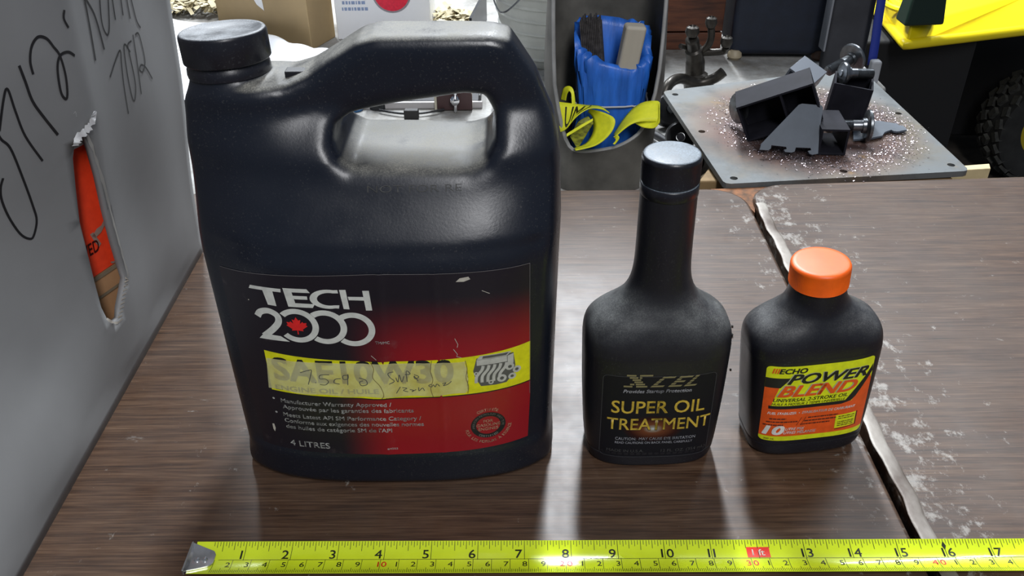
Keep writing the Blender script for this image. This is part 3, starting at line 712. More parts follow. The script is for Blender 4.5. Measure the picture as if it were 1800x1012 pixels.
# engine picture
p = Print(jug_surf)
p.poly(pts([(50, 92.5), (70, 92.8), (71, 84), (70, 78), (66, 73), (60, 72.6), (52, 73), (49, 79), (48, 84)])); p.build('engine_shadow', ink('engine_dark', (0.10, 0.10, 0.09)), LAB, 0.00036, cuts=0.006)
p = Print(jug_surf)
p.poly(pts([(50, 87.5), (66.5, 87.5), (66.5, 91.3), (50, 91.3)])); p.poly(pts([(66.8, 84), (70, 85.5), (70, 92.2), (66.8, 91.3)])); p.poly(pts([(50, 91.5), (52, 94), (69, 94), (66.5, 91.5)]))
for k in range(5):
    x = 52 + 3.2 * k; q = spline([(x + 1.5, 87, 0), (x + .6, 84, 0), (x - 2.2, 80, 0), (x - 2.6, 75.5, 0)], 6); p.stroke([(c.x * mm, c.y * mm) for c in q], 1.7 * mm)
for cx, cz, r in ((68, 83.5, 2.4), (71.8, 80.6, 2.3), (63.5, 76.5, 2.6), (69.2, 76.5, 2.2), (49.6, 82, 1.3), (57.5, 75, 1.5)): ring(p, cx, cz, r, r * .45, 0, 360, 20)
p.build('engine_picture', ink('engine_grey', (0.50, 0.50, 0.44)), LAB, 0.00042, cuts=0.006)
p = Print(jug_surf); p.poly(pts([(53, 92), (53.6, 93.6), (67.5, 93.6), (66, 92)])); 
for cx, cz, r in ((68, 83.5, 1.0), (71.8, 80.6, 1.0), (63.5, 76.5, 1.1), (69.2, 76.5, .9)): disc(p, cx, cz, r, 14)
p.build('engine_details', ink('engine_dark', (0, 0, 0)), LAB, 0.00048, cuts=0.006)
# certification seal
p = Print(jug_surf); ring(p, 55.3, 43.7, 9.9, 6.9, 0, 360, 56, .95); SEAL = p.build('seal_ring', K_INK, LAB, 0.00031, cuts=0.006)
p = Print(jug_surf)
arc_text(p, 'CERTIFIÉE', 55.3, 43.7, 11.6, 90, 62, 2.7 * mm, bold=.01); arc_text(p, 'POUR LES MOTEURS À ESSENCE', 55.3, 43.7, 12.4, 272, 165, 2.7 * mm, inward=True, bold=.01)
for s, z in (('FOR', 45.9), ('GASOLINE', 43.0), ('ENGINES', 40.1)): p.text(s, 55.3 * mm, z * mm, 2.9 * mm, align='CENTER', bold=.015)
p.build('seal_lettering', ink('seal_tan', (0.55, 0.36, 0.24)), LAB, 0.00034, cuts=0.006)
p = Print(jug_surf); arc_text(p, 'AMERICAN PETROLEUM INSTITUTE', 55.3, 43.7, 8.35, 90, 205, 1.9 * mm, bold=.005); arc_text(p, 'CERTIFIED', 55.3, 43.7, 8.35, 270, 78, 2.1 * mm, inward=True)
p.build('seal_ring_lettering', ink('seal_grey', (0.26, 0.25, 0.22)), LAB, 0.00036, cuts=0.006)
# scuffs that show bare paper
p = Print(jug_surf)
for L in ([(41, 142.6), (43, 144.6), (47.5, 145.2), (48.4, 143.6), (45, 142.4)], [(-68.8, 43), (-67.6, 43.3), (-67.2, 40), (-68, 37.2), (-68.8, 39)]):
    p.cutpts.append(len(p.f)); p.poly(pts(L))
p.cutpts.append(len(p.f)); disc(p, -67.5, 129.3, .35, 8)
for st_ in ([(38, 100), (40, 96.5), (39.5, 95), (42, 94)], [(39, 107), (40.5, 103), (40, 101)], [(54, 136), (58, 133.6)], [(-6, 97), (-3.5, 94)]):
    p.cutpts.append(len(p.f)); p.stroke(pts(st_), 0.3 * mm)
p.split('label_scuff', ink('scuff_cream', (0.50, 0.47, 0.40)), LAB, 0.00034, cuts=0.006)
# moulded words on the saddle
p = Print(jug_surf); p.text('NOT FOR RE', -.002, .1845, .0045, bold=-.01, width=.047); p.build('moulded_lettering', flat('moulded_black', (0.03, 0.03, 0.028), 0.6), jo, 0.00025, cuts=.006)

# ---- tall bottle label
def tall_label_mat():
    m, nt, b = NT('black_glow_label'); uv = nt.nodes.new('ShaderNodeUVMap')
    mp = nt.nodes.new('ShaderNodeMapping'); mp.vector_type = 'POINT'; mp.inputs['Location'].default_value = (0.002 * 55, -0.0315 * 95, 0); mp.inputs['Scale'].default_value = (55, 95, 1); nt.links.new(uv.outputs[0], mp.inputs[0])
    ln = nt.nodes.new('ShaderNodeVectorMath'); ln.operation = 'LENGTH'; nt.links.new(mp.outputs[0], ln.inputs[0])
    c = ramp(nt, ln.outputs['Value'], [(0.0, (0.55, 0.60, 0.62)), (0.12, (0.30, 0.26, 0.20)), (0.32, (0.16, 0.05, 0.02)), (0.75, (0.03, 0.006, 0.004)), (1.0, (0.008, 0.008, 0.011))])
    nt.links.new(c, b.inputs['Base Color']); b.inputs['Roughness'].default_value = 0.5; b.inputs['Specular IOR Level'].default_value = 0.25; return m
p = Print(tall_surf); lp = [(x * mm, (7 + y) * mm) for x, y in rrect(-32.4, 32.0, 1.5, 64.2, 3, 5)]
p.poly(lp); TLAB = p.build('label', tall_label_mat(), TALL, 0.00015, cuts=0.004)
p = Print(tall_surf); p.stroke([lp[i] for i in list(range(len(lp)))] + [lp[0]], .35 * mm); p.build('label_border', ink('border_grey', (0.05, 0.05, 0.055)), TLAB, 0.00022, cuts=0.004)
gold = ink('gold', (0.62, 0.43, 0.055))
p = Print(tall_surf); p.text('SUPER OIL', -27 * mm, 44.0 * mm, 13.2 * mm, bold=.010, width=54 * mm); p.text('TREATMENT', -29 * mm, 31.0 * mm, 12.6 * mm, bold=.010, width=60.5 * mm); p.split('name_word', gold, TLAB, 0.00028, cuts=0.004)
p = Print(tall_surf); p.text('SUPER OIL', -27.4 * mm, 43.7 * mm, 13.4 * mm, bold=.032, width=54.9 * mm); p.text('TREATMENT', -29.4 * mm, 30.7 * mm, 12.8 * mm, bold=.032, width=61.4 * mm); p.split('name_outline', ink('outline_dark', (0.03, 0.012, 0.006)), TLAB, 0.00022, cuts=0.004)
p = Print(tall_surf)
# striped italic brand word: drawn as slanted stacks of bars
def bars(x, w_, rows, slant=0.55, z0=63.6, h=1.15, gap=.45):
    for i, segs in enumerate(rows):
        z = z0 + i * (h + gap)
        for (a, b_) in segs:
            s0 = slant * (z - z0); s1 = slant * (z + h - z0)
            p.poly(pts([(x + a * w_ + s0, z), (x + b_ * w_ + s0, z), (x + b_ * w_ + s1, z + h), (x + a * w_ + s1, z + h)]))
bars(-21, 14, [[(0, .35), (.5, .95)], [(.25, .42), (.48, .85)], [(.42, .76)], [(.34, .68)], [(.22, .56), (.62, .72)], [(.1, .48), (.62, 1.15)]], .0)
bars(-6, 8, [[(0, .9)], [(0, .3)], [(0, .3)], [(0, .3)], [(.05, .95)]], .9)
bars(4, 8, [[(0, .9)], [(0, .3)], [(0, .75)], [(0, .3)], [(.0, .95)]], .9)
bars(13, 7, [[(0, .95)], [(0, .3)], [(0, .3)], [(0, .3)], [(.0, .3)]], .9)
p.build('striped_brand', ink('dull_gold', (0.22, 0.19, 0.09)), TLAB, 0.00022, cuts=0.004)
p = Print(tall_surf); p.text('Provides Startup Protection', -21 * mm, 59.4 * mm, 3.5 * mm, bold=.02, shear=.25, width=39 * mm); p.text('CAUTION:  MAY CAUSE EYE IRRITATION', -23.7 * mm, 22.6 * mm, 3.1 * mm, bold=.012, width=47.5 * mm); p.text('READ CAUTIONS ON BACK PANEL CAREFULLY', -23.7 * mm, 19.6 * mm, 2.5 * mm, width=46 * mm)
p.split('print_line', ink('tall_grey', (0.34, 0.34, 0.37)), TLAB, 0.00022, cuts=0.004)
p = Print(tall_surf); p.text('MADE IN U.S.A.', -28.3 * mm, 12.6 * mm, 3.2 * mm, width=22 * mm); p.text('12 FL. OZ. (354 mL)', 4 * mm, 12.6 * mm, 3.2 * mm, width=27 * mm); p.split('print_line', ink('tall_dim', (0.055, 0.055, 0.055)), TLAB, 0.00022, cuts=0.004)

# ---- small bottle label
p = Print(small_surf); sl = pts(rrect(-31.8, 30.6, 13.4, 72.0, 2.5, 5)); p.poly(sl)
LIME = ink('lime_yellow', (0.72, 0.78, 0.012)); ORNG = ink('orange', (0.80, 0.10, 0.012))
SLAB = p.build('label', LIME, SMALL, 0.00015, cuts=0.002)
p = Print(small_surf); p.poly(pts([(-31.8, 17.2), (30.6, 17.2), (30.6, 55), (28.5, 61), (20, 41), (-28, 40), (-24, 56.2), (-31.8, 56.2)]), [(0, 1, 4, 5), (1, 2, 3, 4), (0, 5, 6, 7)]); p.build('orange_field', ORNG, SLAB, 0.00022, cuts=0.002)
p = Print(small_surf); p.poly(pts([(-31.8, 56.0), (-23.5, 56.0), (-18, 63.4), (-31.8, 63.4)])); p.poly(pts([(-28.6, 39.6), (14, 39.6), (19.5, 41.2), (22, 44.2), (30.5, 60.5), (30.3, 66), (26, 58), (16, 42.2), (-28.8, 42)]), [(0, 1, 8), (1, 2, 7, 8), (2, 3, 7), (3, 4, 5, 6, 7)])
p.build('black_panel', K_INK, SLAB, 0.00028, cuts=0.002)
p = Print(small_surf); p.text('ECHO', -25.2 * mm, 66.9 * mm, 5.0 * mm, bold=.045, shear=.22, width=16 * mm)
p.text('POWER', -20 * mm, 58.9 * mm, 10.2 * mm, bold=.032, shear=.38, width=47.5 * mm); p.text('UNIVERSAL 2-STROKE OIL', -26.6 * mm, 45.3 * mm, 3.7 * mm, bold=.012, shear=.2, width=43.5 * mm); p.text('HUILE À MOTEUR 2 TEMPS UNIVERSELLE', -27.2 * mm, 42.6 * mm, 2.5 * mm, bold=.008, shear=.2, width=43 * mm); p.text('200 mL', -29.2 * mm, 14.5 * mm, 1.9 * mm, width=6 * mm)
p.split('lettering', K_INK, SLAB, 0.00036, cuts=0.004)
p = Print(small_surf)
for k in range(3): x = -29 + 1.35 * k; p.poly(pts([(x, 66.9), (x + .8, 66.9), (x + 1.7, 70.6), (x + .9, 70.6)]))
p.text('BLEND', -24.6 * mm, 49.3 * mm, 11.8 * mm, bold=.035, shear=.38, width=46.5 * mm); p.build('orange_lettering', ORNG, SLAB, 0.00038, cuts=0.004)
p = Print(small_surf); p.text('BLEND', -25.2 * mm, 49.6 * mm, 11.8 * mm, bold=.038, shear=.38, width=46.5 * mm); p.text('POWER', -20.5 * mm, 59.2 * mm, 10.2 * mm, bold=.032, shear=.38, width=47.5 * mm)
p.split('lettering_shade', ink('shade_grey', (0.42, 0.43, 0.30)), SLAB, 0.00032, cuts=0.004)
p = Print(small_surf); p.text('FUEL STABILIZER  •  STABILISATEUR DE CARBURANT', -28.8 * mm, 35.2 * mm, 2.7 * mm, bold=.02, shear=.25, width=52 * mm); p.text('10', -30.4 * mm, 18.9 * mm, 9.8 * mm, bold=.05, shear=.22, width=12.5 * mm)
p.text('LITRE MIX', -17.6 * mm, 22.2 * mm, 3.0 * mm, bold=.02, shear=.22, width=11.5 * mm); p.text('LITRES MÉLANGE', -18.4 * mm, 19.2 * mm, 3.0 * mm, bold=.02, shear=.22, width=19.5 * mm); p.split('lettering', ink('label_white', (0.78, 0.76, 0.72)), SLAB, 0.00034, cuts=0.004)
p = Print(small_surf); p.poly(pts([(12.6, 19.0), (25.6, 20.2), (25.4, 31.6), (24.6, 31.2), (25, 20.6), (12.4, 19.6)]), [(0, 1, 4, 5), (1, 2, 3, 4)])
rnd = random.Random(5)
def dashes(x0, x1, z, h):
    x = x0
    while x < x1:
        w_ = rnd.uniform(.5, 2.4); p.poly(pts([(x, z), (min(x + w_, x1), z), (min(x + w_, x1) + .15, z + h), (x + .15, z + h)])); x += w_ + .35
for a, b_, z in ((-27.5, -18, 31.2), (-29, -11, 28.7), (-30.5, -19, 26.2), (-5, 13, 31.2), (-7, 12.5, 28.7), (-9, 8.5, 26.2)): dashes(a, b_, z, .95)
for x in (-9, -11.5): p.poly(pts([(x, 26), (x + .3, 26), (x + 3, 32.3), (x + 2.7, 32.3)]))
for z in (29.0, 27.4, 24.6, 23.1, 21.6): dashes(13.6, 23.6, z, .7)
p.build('fine_print', ink('fine_brown', (0.10, 0.02, 0.012)), SLAB, 0.00042, cuts=0.004)
p = Print(small_surf); p.poly(pts([(12.2, 20), (24.6, 20.8), (24.6, 31.2), (12.0, 30.6)])); p.build('notice_box', LIME, SLAB, 0.00034, cuts=0.004)

# ============================================================ white carton at the left
def box_x(y, z):
    x = -0.2625 + 0.092 * z
    f = min(max((0.488 - y) / 0.03, 0), 1); zz = min(max((z - 0.01) / 0.15, 0), 1); zz = zz * zz * (3 - 2 * zz)
    if y < 0.488: x -= (0.488 - y) * 0.42 * zz * (0.75 + 0.25 * f)
    x += 0.0012 * math.sin(y * 55 + z * 9) * (1 if z > .01 else 0) + 0.0010 * math.sin(z * 40 + y * 13) * min(z * 20, 1)
    return x
def onBox(px, py):
    d = ray_px(px, py); lo, hi = 0.05, 0.80
    def g(Y):
        q = Vector((0, 0, CAM_H)) + d * (Y / d.y); return q, q.x - box_x(q.y, q.z)
    for _ in range(40):
        m_ = (lo + hi) / 2
        if g(m_)[1] > 0: lo = m_
        else: hi = m_
    q = g(hi)[0]; return (q.y, q.z)
def box_surf(u, v, off): return Vector((box_x(u, v) + off, u, v))
CARD = mat('white_corrugated_board', (0.225, 0.225, 0.225), 0.75, var=0.08, vscale=12, bumps=0.15, bscale=30)
BOXW = thing('white_carton', 'big white corrugated carton with marker writing and a torn side', 'box', (-0.262, 0.43, 0))
off_ = Vector((-0.262, 0.43, 0))
BY0, BY1, BZ1, BX0 = 0.17, 0.645, 0.345, -0.62
hole_px = [(131, 256), (128, 278), (133, 330), (140, 390), (155, 450), (166, 495), (178, 540), (188, 560), (203, 565), (211, 558), (212, 540), (219, 505), (222, 488), (214, 462), (203, 425), (189, 372), (174, 312), (160, 262), (147, 236)]
hole_yz = [onBox(*q) for q in hole_px]
P2 = []; E2 = []
def loop(L):
    n0 = len(P2); P2.extend(L); E2.extend([(n0 + i, n0 + (i + 1) % len(L)) for i in range(len(L))])
def seg(a, b, n): return [(a[0] + (b[0] - a[0]) * i / n, a[1] + (b[1] - a[1]) * i / n) for i in range(n)]
loop(seg((BY0, 0), (BY1, 0), 40) + seg((BY1, 0), (BY1, BZ1), 30) + seg((BY1, BZ1), (BY0, BZ1), 40) + seg((BY0, BZ1), (BY0, 0), 30)); loop(hole_yz)
def inpoly(x, y, L):
    c = False
    for i in range(len(L)):
        a, b_ = L[i - 1], L[i]
        if (a[1] > y) != (b_[1] > y) and x < (b_[0] - a[0]) * (y - a[1]) / (b_[1] - a[1]) + a[0]: c = not c
    return c
for i in range(1, 60):
    for j in range(1, 44):
        y, z = BY0 + (BY1 - BY0) * i / 60, BZ1 * j / 44
        if not inpoly(y, z, hole_yz): P2.append((y, z))
res = delaunay_2d_cdt([Vector(q) for q in P2], E2, [], 0, 1e-6)
vs_, fs_ = res[0], res[2]
tri = [f for f in fs_ if not inpoly(sum(vs_[i].x for i in f) / len(f), sum(vs_[i].y for i in f) / len(f), hole_yz)]
mbx = MB(); mbx.v = [tuple(Vector((box_x(q.x, q.y), q.x, q.y)) - off_) for q in vs_]; mbx.f = [tuple(f) for f in tri]
sp = mbx.build('side_panel', CARD, BOXW, smooth=True, angle=30)
sm_ = sp.modifiers.new('board', 'SOLIDIFY'); sm_.thickness = 0.004; sm_.offset = -1
if sp.data.polygons[0].normal.x < 0: sp.data.flip_normals()
W_ = off_
def qpanel(name, a, b_, c, d, t):
    a, b_, c, d = [Vector(q) - off_ for q in (a, b_, c, d)]; n_ = (b_ - a).cross(d - a).normalized() * t
    mb = MB(); mb.add([a, b_, c, d, a + n_, b_ + n_, c + n_, d + n_], [(3, 2, 1, 0), (4, 5, 6, 7), (0, 1, 5, 4), (1, 2, 6, 5), (2, 3, 7, 6), (3, 0, 4, 7)]); return mb.build(name, CARD, BOXW)
x00, x01 = box_x(BY0, 0), box_x(BY0, BZ1); x10, x11 = box_x(BY1, 0), box_x(BY1, BZ1)
qpanel('end_panel', (BX0, BY0, 0), (x00 - .004, BY0, 0), (x01 - .004, BY0, BZ1), (BX0, BY0, BZ1), -.004)
qpanel('end_panel', (BX0, BY1, 0), (x10 - .004, BY1, 0), (x11 - .004, BY1, BZ1), (BX0, BY1, BZ1), .004)
qpanel('side_panel', (BX0, BY0, 0), (BX0, BY1, 0), (BX0, BY1, BZ1), (BX0, BY0, BZ1), .004)
qpanel('bottom_panel', (BX0, BY0, .0003), (x00 - .004, BY0, .0003), (x10 - .004, BY1, .0003), (BX0, BY1, .0003), .003)
# unseen top left open to light the inner carton, flaps folded out on the far side
qpanel('top_flap', (BX0, BY0, BZ1), (BX0 - .14, BY0 + .01, BZ1 - .10), (BX0 - .14, BY1 - .01, BZ1 - .10), (BX0, BY1, BZ1), .004)
# torn paper along the hole, corrugation showing at the lower right
TORN = mat('torn_paper_white', (0.80, 0.80, 0.80), 0.8, bumps=0.4, bscale=400)
def strip(name, pxpts, w, off, m, wob=0.0, seed=1):
    r_ = random.Random(seed); L = [onBox(*q) for q in pxpts]; q = spline([(a, b_, 0) for a, b_ in L], 5); pr_ = Print(lambda a, b_, o: box_surf(a, b_, o + r_.uniform(0, wob)) - off_)
    pr_.stroke([(c.x, c.y) for c in q], [w * r_.uniform(.6, 1.3) for _ in q]); return pr_.build(name, m, BOXW, off)
strip('torn_paper', [(157, 197), (158, 208), (150, 222), (138, 234), (128, 246), (126, 256)], .0050, .0015, TORN, .002)
strip('torn_paper', [(128, 200), (131, 196), (133, 205)], .0001, .0005, TORN)
strip('torn_paper', [(150, 236), (162, 265), (178, 315), (193, 372), (207, 426), (218, 464), (224, 486)], .0022, .0006, mat('torn_edge_grey', (0.30, 0.29, 0.27), 0.8), .0004, 3)
zz_ = []
for k in range(19):
    t = k / 18; zz_.append((222 - 13 * t + (4 if k % 2 else -3), 488 + 70 * t))
L = [onBox(*q) for q in zz_]; pr_ = Print(lambda a, b_, o: box_surf(a, b_, o) - off_); pr_.stroke(L, .0011); pr_.build('corrugation', mat('flute_paper', (0.42, 0.36, 0.28), 0.8), BOXW, .0004)
strip('torn_paper', [(186, 560), (195, 566), (205, 567), (213, 560)], .0014, .0006, mat('torn_edge_tan', (0.50, 0.46, 0.40), 0.8), .0004, 5)
# marker writing
MARK = flat('marker_ink', (0.012, 0.012, 0.014), 0.5)
def hand(name, strokes, w):
    pr_ = Print(lambda a, b_, o: box_surf(a, b_, o) - off_)
    for s_ in strokes:
        q = spline([(x, y, 0) for x, y in s_], 6); L = [onBox(c.x / 2.3, c.y / 2.3) for c in q]; pr_.stroke(L, w)
    pr_.build(name, MARK, BOXW, .0003, cuts=.004)
hand('marker_writing', [[(-30, 500), (0, 560), (40, 600), (90, 720), (130, 830), (146, 890), (135, 950), (118, 965), (80, 945), (35, 880), (5, 810), (0, 760), (10, 720)], [(-5, 530), (12, 400), (28, 360), (60, 450), (100, 550), (170, 650)]], .0013)
hand('marker_writing', [[(75, 265), (100, 330), (130, 410), (180, 480), (232, 545)]], .0016)
hand('marker_writing', [[(132, 300), (120, 250), (125, 190), (150, 150), (185, 155), (215, 190), (240, 225), (262, 300), (270, 370), (265, 400), (245, 375), (232, 300), (232, 250), (245, 220), (275, 210), (300, 225)]], .0015)
hand('marker_writing', [[(258, 40), (256, 75), (275, 112)]], .0015)
hand('marker_writing', [[(335, -30), (360, 100), (385, 245)], [(330, -25), (380, 60), (420, 200)]], .0018)
hand('marker_writing', [[(400, -20), (410, 90), (430, 140), (440, 110), (435, -20)]], .0013)
hand('marker_writing', [[(450, -20), (465, 80)], [(485, -20), (496, 62)], [(508, -20), (525, 75)], [(525, -20), (550, 80), (567, 112)]], .0013)
hand('marker_writing', [[(443, 312), (470, 230), (485, 205), (490, 260), (500, 350), (518, 460)]], .0012)
hand('marker_writing', [[(525, 210), (505, 180), (500, 200), (515, 310), (535, 400), (545, 395), (545, 330), (520, 210), (515, 180), (530, 165)]], .0012)
hand('marker_writing', [[(536, 140), (550, 230), (570, 380)]], .0012)
hand('marker_writing', [[(545, 140), (558, 135), (572, 180), (585, 250), (575, 290), (563, 280), (570, 262), (590, 275), (615, 318)]], .0012)
# what shows through the tear: a carton with a fluorescent red sticker
IO = Vector((-.36, .42, 0.004))
INN = thing('inner_carton', 'tan carton with a red-orange sticker inside the torn white carton', 'box', IO)
TAN = mat('tan_cardboard', (0.50, 0.27, 0.13), 0.75, var=0.12, vscale=30)
def inn_x(y, z): return -0.2715 + 0.088 * z - 0.42 * (0.488 - y)
ib = MB(); y0_, y1_, zt_ = .33, .503, .27
v8 = [(-.46, y0_, .004), (inn_x(y0_, 0), y0_, .004), (inn_x(y1_, 0), y1_, .004), (-.41, y1_ + .02, .004), (-.46, y0_, zt_), (inn_x(y0_, zt_), y0_, zt_), (inn_x(y1_, zt_), y1_, zt_), (-.41, y1_ + .02, zt_)]
ib.add([Vector(q) - IO for q in v8], [(3, 2, 1, 0), (4, 5, 6, 7), (0, 1, 5, 4), (1, 2, 6, 5), (2, 3, 7, 6), (3, 0, 4, 7)]); ib.build('carton_body', TAN, INN, bevel=.001)
def inn_surf(u, v, o): return Vector((inn_x(u, v) + o, u, v)) - IO
def onInn(px, py):
    d = ray_px(px, py); o_ = Vector((0, 0, CAM_H)); c0 = inn_x(0, 0)
    k = (c0 + 0.088 * CAM_H) / (d.x - 0.088 * d.z - 0.42 * d.y); q = o_ + d * k; return (q.y, q.z)
zr0 = onInn(180, 476)[1]; zr1 = onInn(150, 252)[1]
pr_ = Print(inn_surf); pr_.poly([(.335, zr0), (.50, zr0), (.50, zr1), (.335, zr1)]); STK = pr_.build('sticker', flat('fluorescent_red', (1.0, 0.055, 0.012), 0.6), INN, .0003)
pr_ = Print(inn_surf); pr_.poly([(.335, zr1), (.50, zr1), (.50, zr1 + .03), (.335, zr1 + .03)]); pr_.build('white_strip', TORN, INN, .0003)
for py, h in ((479, .003), (516, .0022)):
    z = onInn(185, py)[1]; pr_ = Print(inn_surf); pr_.poly([(.335, z - h / 2), (.50, z - h / 2), (.50, z + h / 2), (.335, z + h / 2)]); pr_.build('tape_edge', flat('dusty_strip', (0.22, 0.17, 0.11), 0.8), INN, .0004)
a_ = onInn(154, 446); b2 = onInn(175, 445); pr_ = Print(inn_surf); V_, F_ = text2d('VED', 1.0, bold=.02); V_ = V_ / V_[:, 0].max(); pr_.poly([(a_[0] - .004 + q[0] * (b2[0] - a_[0] + .004), a_[1] - .002 + q[1] * .022) for q in V_], F_); pr_.build('sticker_lettering', flat('sticker_ink', (0.12, 0.01, 0.01)), STK, .0007)
pr_ = Print(inn_surf)
for L_ in ([(160, 415), (168, 402), (176, 396), (180, 388), (184, 392), (176, 408), (166, 418)], [(156, 412), (162, 408), (176, 428), (172, 434), (164, 424)], [(192, 460), (200, 458), (202, 461), (195, 463)]):
    pr_.poly([onInn(*q) for q in L_])
pr_.build('sticker_tear', flat('tear_grey', (0.30, 0.20, 0.16), 0.8), STK, .0007)

# ============================================================ the cluttered bench behind
BZ = -0.06
def align(p0, p1):
    p0, p1 = Vector(p0), Vector(p1); q = (p1 - p0).to_track_quat('Z', 'Y'); return Matrix.Translation(p0) @ q.to_matrix().to_4x4()
def qbox(name, c0, c1, c2, h, m, parent, bevel=.002, z=None):
    """box standing on the parallelogram c0 (near corner), c1, c2"""
    c0, c1, c2 = Vector(c0), Vector(c1), Vector(c2); c3 = c1 + c2 - c0; up = Vector((0, 0, h)); o = Vector(parent.location)
    L = [c0, c1, c3, c2]; mb = MB(); mb.add([q - o for q in L] + [q + up - o for q in L], [(3, 2, 1, 0), (4, 5, 6, 7), (0, 1, 5, 4), (1, 2, 6, 5), (2, 3, 7, 6), (3, 0, 4, 7)])
    return mb.build(name, m, parent, bevel=bevel)
m_, nt_, b_ = NT('stained_white_bench'); v_ = coords(nt_)
c_ = ramp(nt_, noise(nt_, v_, 7, 7, 0.7), [(0.32, (0.11, 0.10, 0.085)), (0.48, (0.28, 0.275, 0.26)), (0.62, (0.42, 0.42, 0.41))])
c_ = mixc(nt_, mth(nt_, 'MULTIPLY', ramp(nt_, noise(nt_, v_, 60, 5, .7), [(0.5, 0.0), (0.72, 1.0)]), .5), c_, (0.18, 0.15, 0.11))
nt_.links.new(c_, b_.inputs['Base Color']); b_.inputs['Roughness'].default_value = .6; bump(nt_, b_, noise(nt_, v_, 90, 4), .4, .002)
BENCH = thing('workbench', 'stained off-white workbench behind the tables, covered in clutter', 'workbench', (-.3, 1.4, FLOOR_Z))
o_ = Vector((-.3, 1.4, FLOOR_Z))
MB().prism([(x + .3, y - 1.4) for x, y in ((-1.3, .815), (.440, .815), (.440, 1.09), (.522, 1.17), (.522, 2.0), (-1.3, 2.0))], BZ - .035 - FLOOR_Z, BZ - FLOOR_Z).build('bench_top', m_, BENCH, bevel=.004)
for x in (-1.2, .40):
    for y in (.88, 1.93): MB().box(x - .03 + .3, x + .03 + .3, y - .03 - 1.4, y + .03 - 1.4, 0, BZ - .035 - FLOOR_Z).build('leg', M_STEEL_DK, BENCH, bevel=.003)

# ---- steel plate on a board
WOODT = mat('raw_pine', (0.40, 0.27, 0.12), 0.7, var=0.25, vscale=12, stretch=(1, 12, 1))
brd = MB().prism([(.185, .785), (.438, .785), (.438, .99), (.262, .99), (.225, .86)], BZ, -.0085); tag(brd.build('pine_board', mat('dirty_pine', (0.26, 0.17, 0.075), 0.75, var=0.3, vscale=10, stretch=(2, 14, 1)), bevel=.002), 'thick dirty pine block under the drilled steel plate', 'board')
stk = MB(); c1 = onZ(1700, 296, -.03); c2 = onZ(1738, 308, -.03); c3 = onZ(1640, 296, -.03)
tag(MB().prism([(c2.x, c2.y), (c2.x + .004, c2.y + .012), (.42, .835), (.41, .825)][::1], BZ, -.022).build('pine_stick', mat('pale_pine', (0.62, 0.50, 0.28), 0.7, var=.15, vscale=40), bevel=.001), 'pale pine stick poking out from under the steel plate', 'stick')
PA, PB, PC, PD = [onZ(*q, 0.0) for q in ((1165, 160), (1510, 118), (1705, 300), (1275, 325))]
PD.y += .002
PCN = (PA + PB + PC + PD) / 4
def plate_pt(u, v): return (PD * (1 - u) * (1 - v) + PC * u * (1 - v) + PB * u * v + PA * (1 - u) * v)
m_, nt_, b_ = NT('stained_steel_plate'); v_ = coords(nt_)
ln = nt_.nodes.new('ShaderNodeVectorMath'); ln.operation = 'LENGTH'; nt_.links.new(coords(nt_, (1, .93, 1), loc=(.003, .012, 0)), ln.inputs[0])
r0 = mth(nt_, 'ADD', ln.outputs['Value'], mth(nt_, 'MULTIPLY', noise(nt_, v_, 24, 5), .030))
c_ = ramp(nt_, r0, [(0.07, (0.09, 0.045, 0.04)), (0.112, (0.12, 0.07, 0.056)), (0.132, (0.14, 0.115, 0.095)), (0.15, (0.135, 0.145, 0.147))])
c_ = mixc(nt_, ramp(nt_, noise(nt_, v_, 22, 7, .7), [(0.38, 0.55), (0.55, 0.0)]), c_, (0.055, 0.06, 0.062))
c_ = mixc(nt_, ramp(nt_, noise(nt_, v_, 13, 6, .65), [(0.5, 0.0), (0.7, .65)]), c_, (0.15, 0.12, 0.075))
c_ = mixc(nt_, ramp(nt_, noise(nt_, v_, 30, 3, .5), [(0.68, 0.0), (0.78, .7)]), c_, (0.26, 0.14, 0.03))
nt_.links.new(c_, b_.inputs['Base Color']); b_.inputs['Metallic'].default_value = .2
nt_.links.new(ramp(nt_, noise(nt_, v_, 35, 4), [(0.3, .5), (0.7, .65)]), b_.inputs['Roughness']); b_.inputs['Specular IOR Level'].default_value = .35
PLATE = thing('steel_plate', 'square drilled steel plate with a rusty glittering ring on it', 'plate', (PCN.x, PCN.y, -.006))
outer = [PD, PC, PB, PA]; holes = [(.05, .045), (.5, .05), (.95, .05), (.955, .5), (.95, .94), (.5, .945), (.045, .94), (.05, .5)]
P2 = []; E2 = []; hl = []
rr_ = []
for k in range(4):
    a, b2, c = outer[k - 1], outer[k], outer[(k + 1) % 4]; e1 = (a - b2).normalized(); e2 = (c - b2).normalized(); r_ = .006
    rr_ += [b2 + e1 * r_, b2 + (e1 + e2) * r_ * .3, b2 + e2 * r_]
loop([(q.x - PCN.x, q.y - PCN.y) for q in rr_])
for (u, v) in holes:
    q = plate_pt(u, v) - PCN; H = [(q.x + .0038 * math.cos(2 * PI * k / 14), q.y + .0038 * math.sin(2 * PI * k / 14)) for k in range(14)]; hl.append(H); loop(H)
res = delaunay_2d_cdt([Vector(q) for q in P2], E2, [], 0, 1e-7)
tri = [tuple(f) for f in res[2] if not any(inpoly(sum(res[0][i].x for i in f) / len(f), sum(res[0][i].y for i in f) / len(f), H) for H in hl)]
OL = [(q.x - PCN.x, q.y - PCN.y) for q in rr_]
tri = [f for f in tri if inpoly(sum(res[0][i].x for i in f) / len(f), sum(res[0][i].y for i in f) / len(f), OL)]
mb = MB(); mb.v = [(q.x, q.y, 0) for q in res[0]]; mb.f = tri; po = mb.build('plate_sheet', m_, PLATE)
if po.data.polygons[0].normal.z > 0: po.data.flip_normals()
so = po.modifiers.new('thick', 'SOLIDIFY'); so.thickness = .006; so.offset = -1
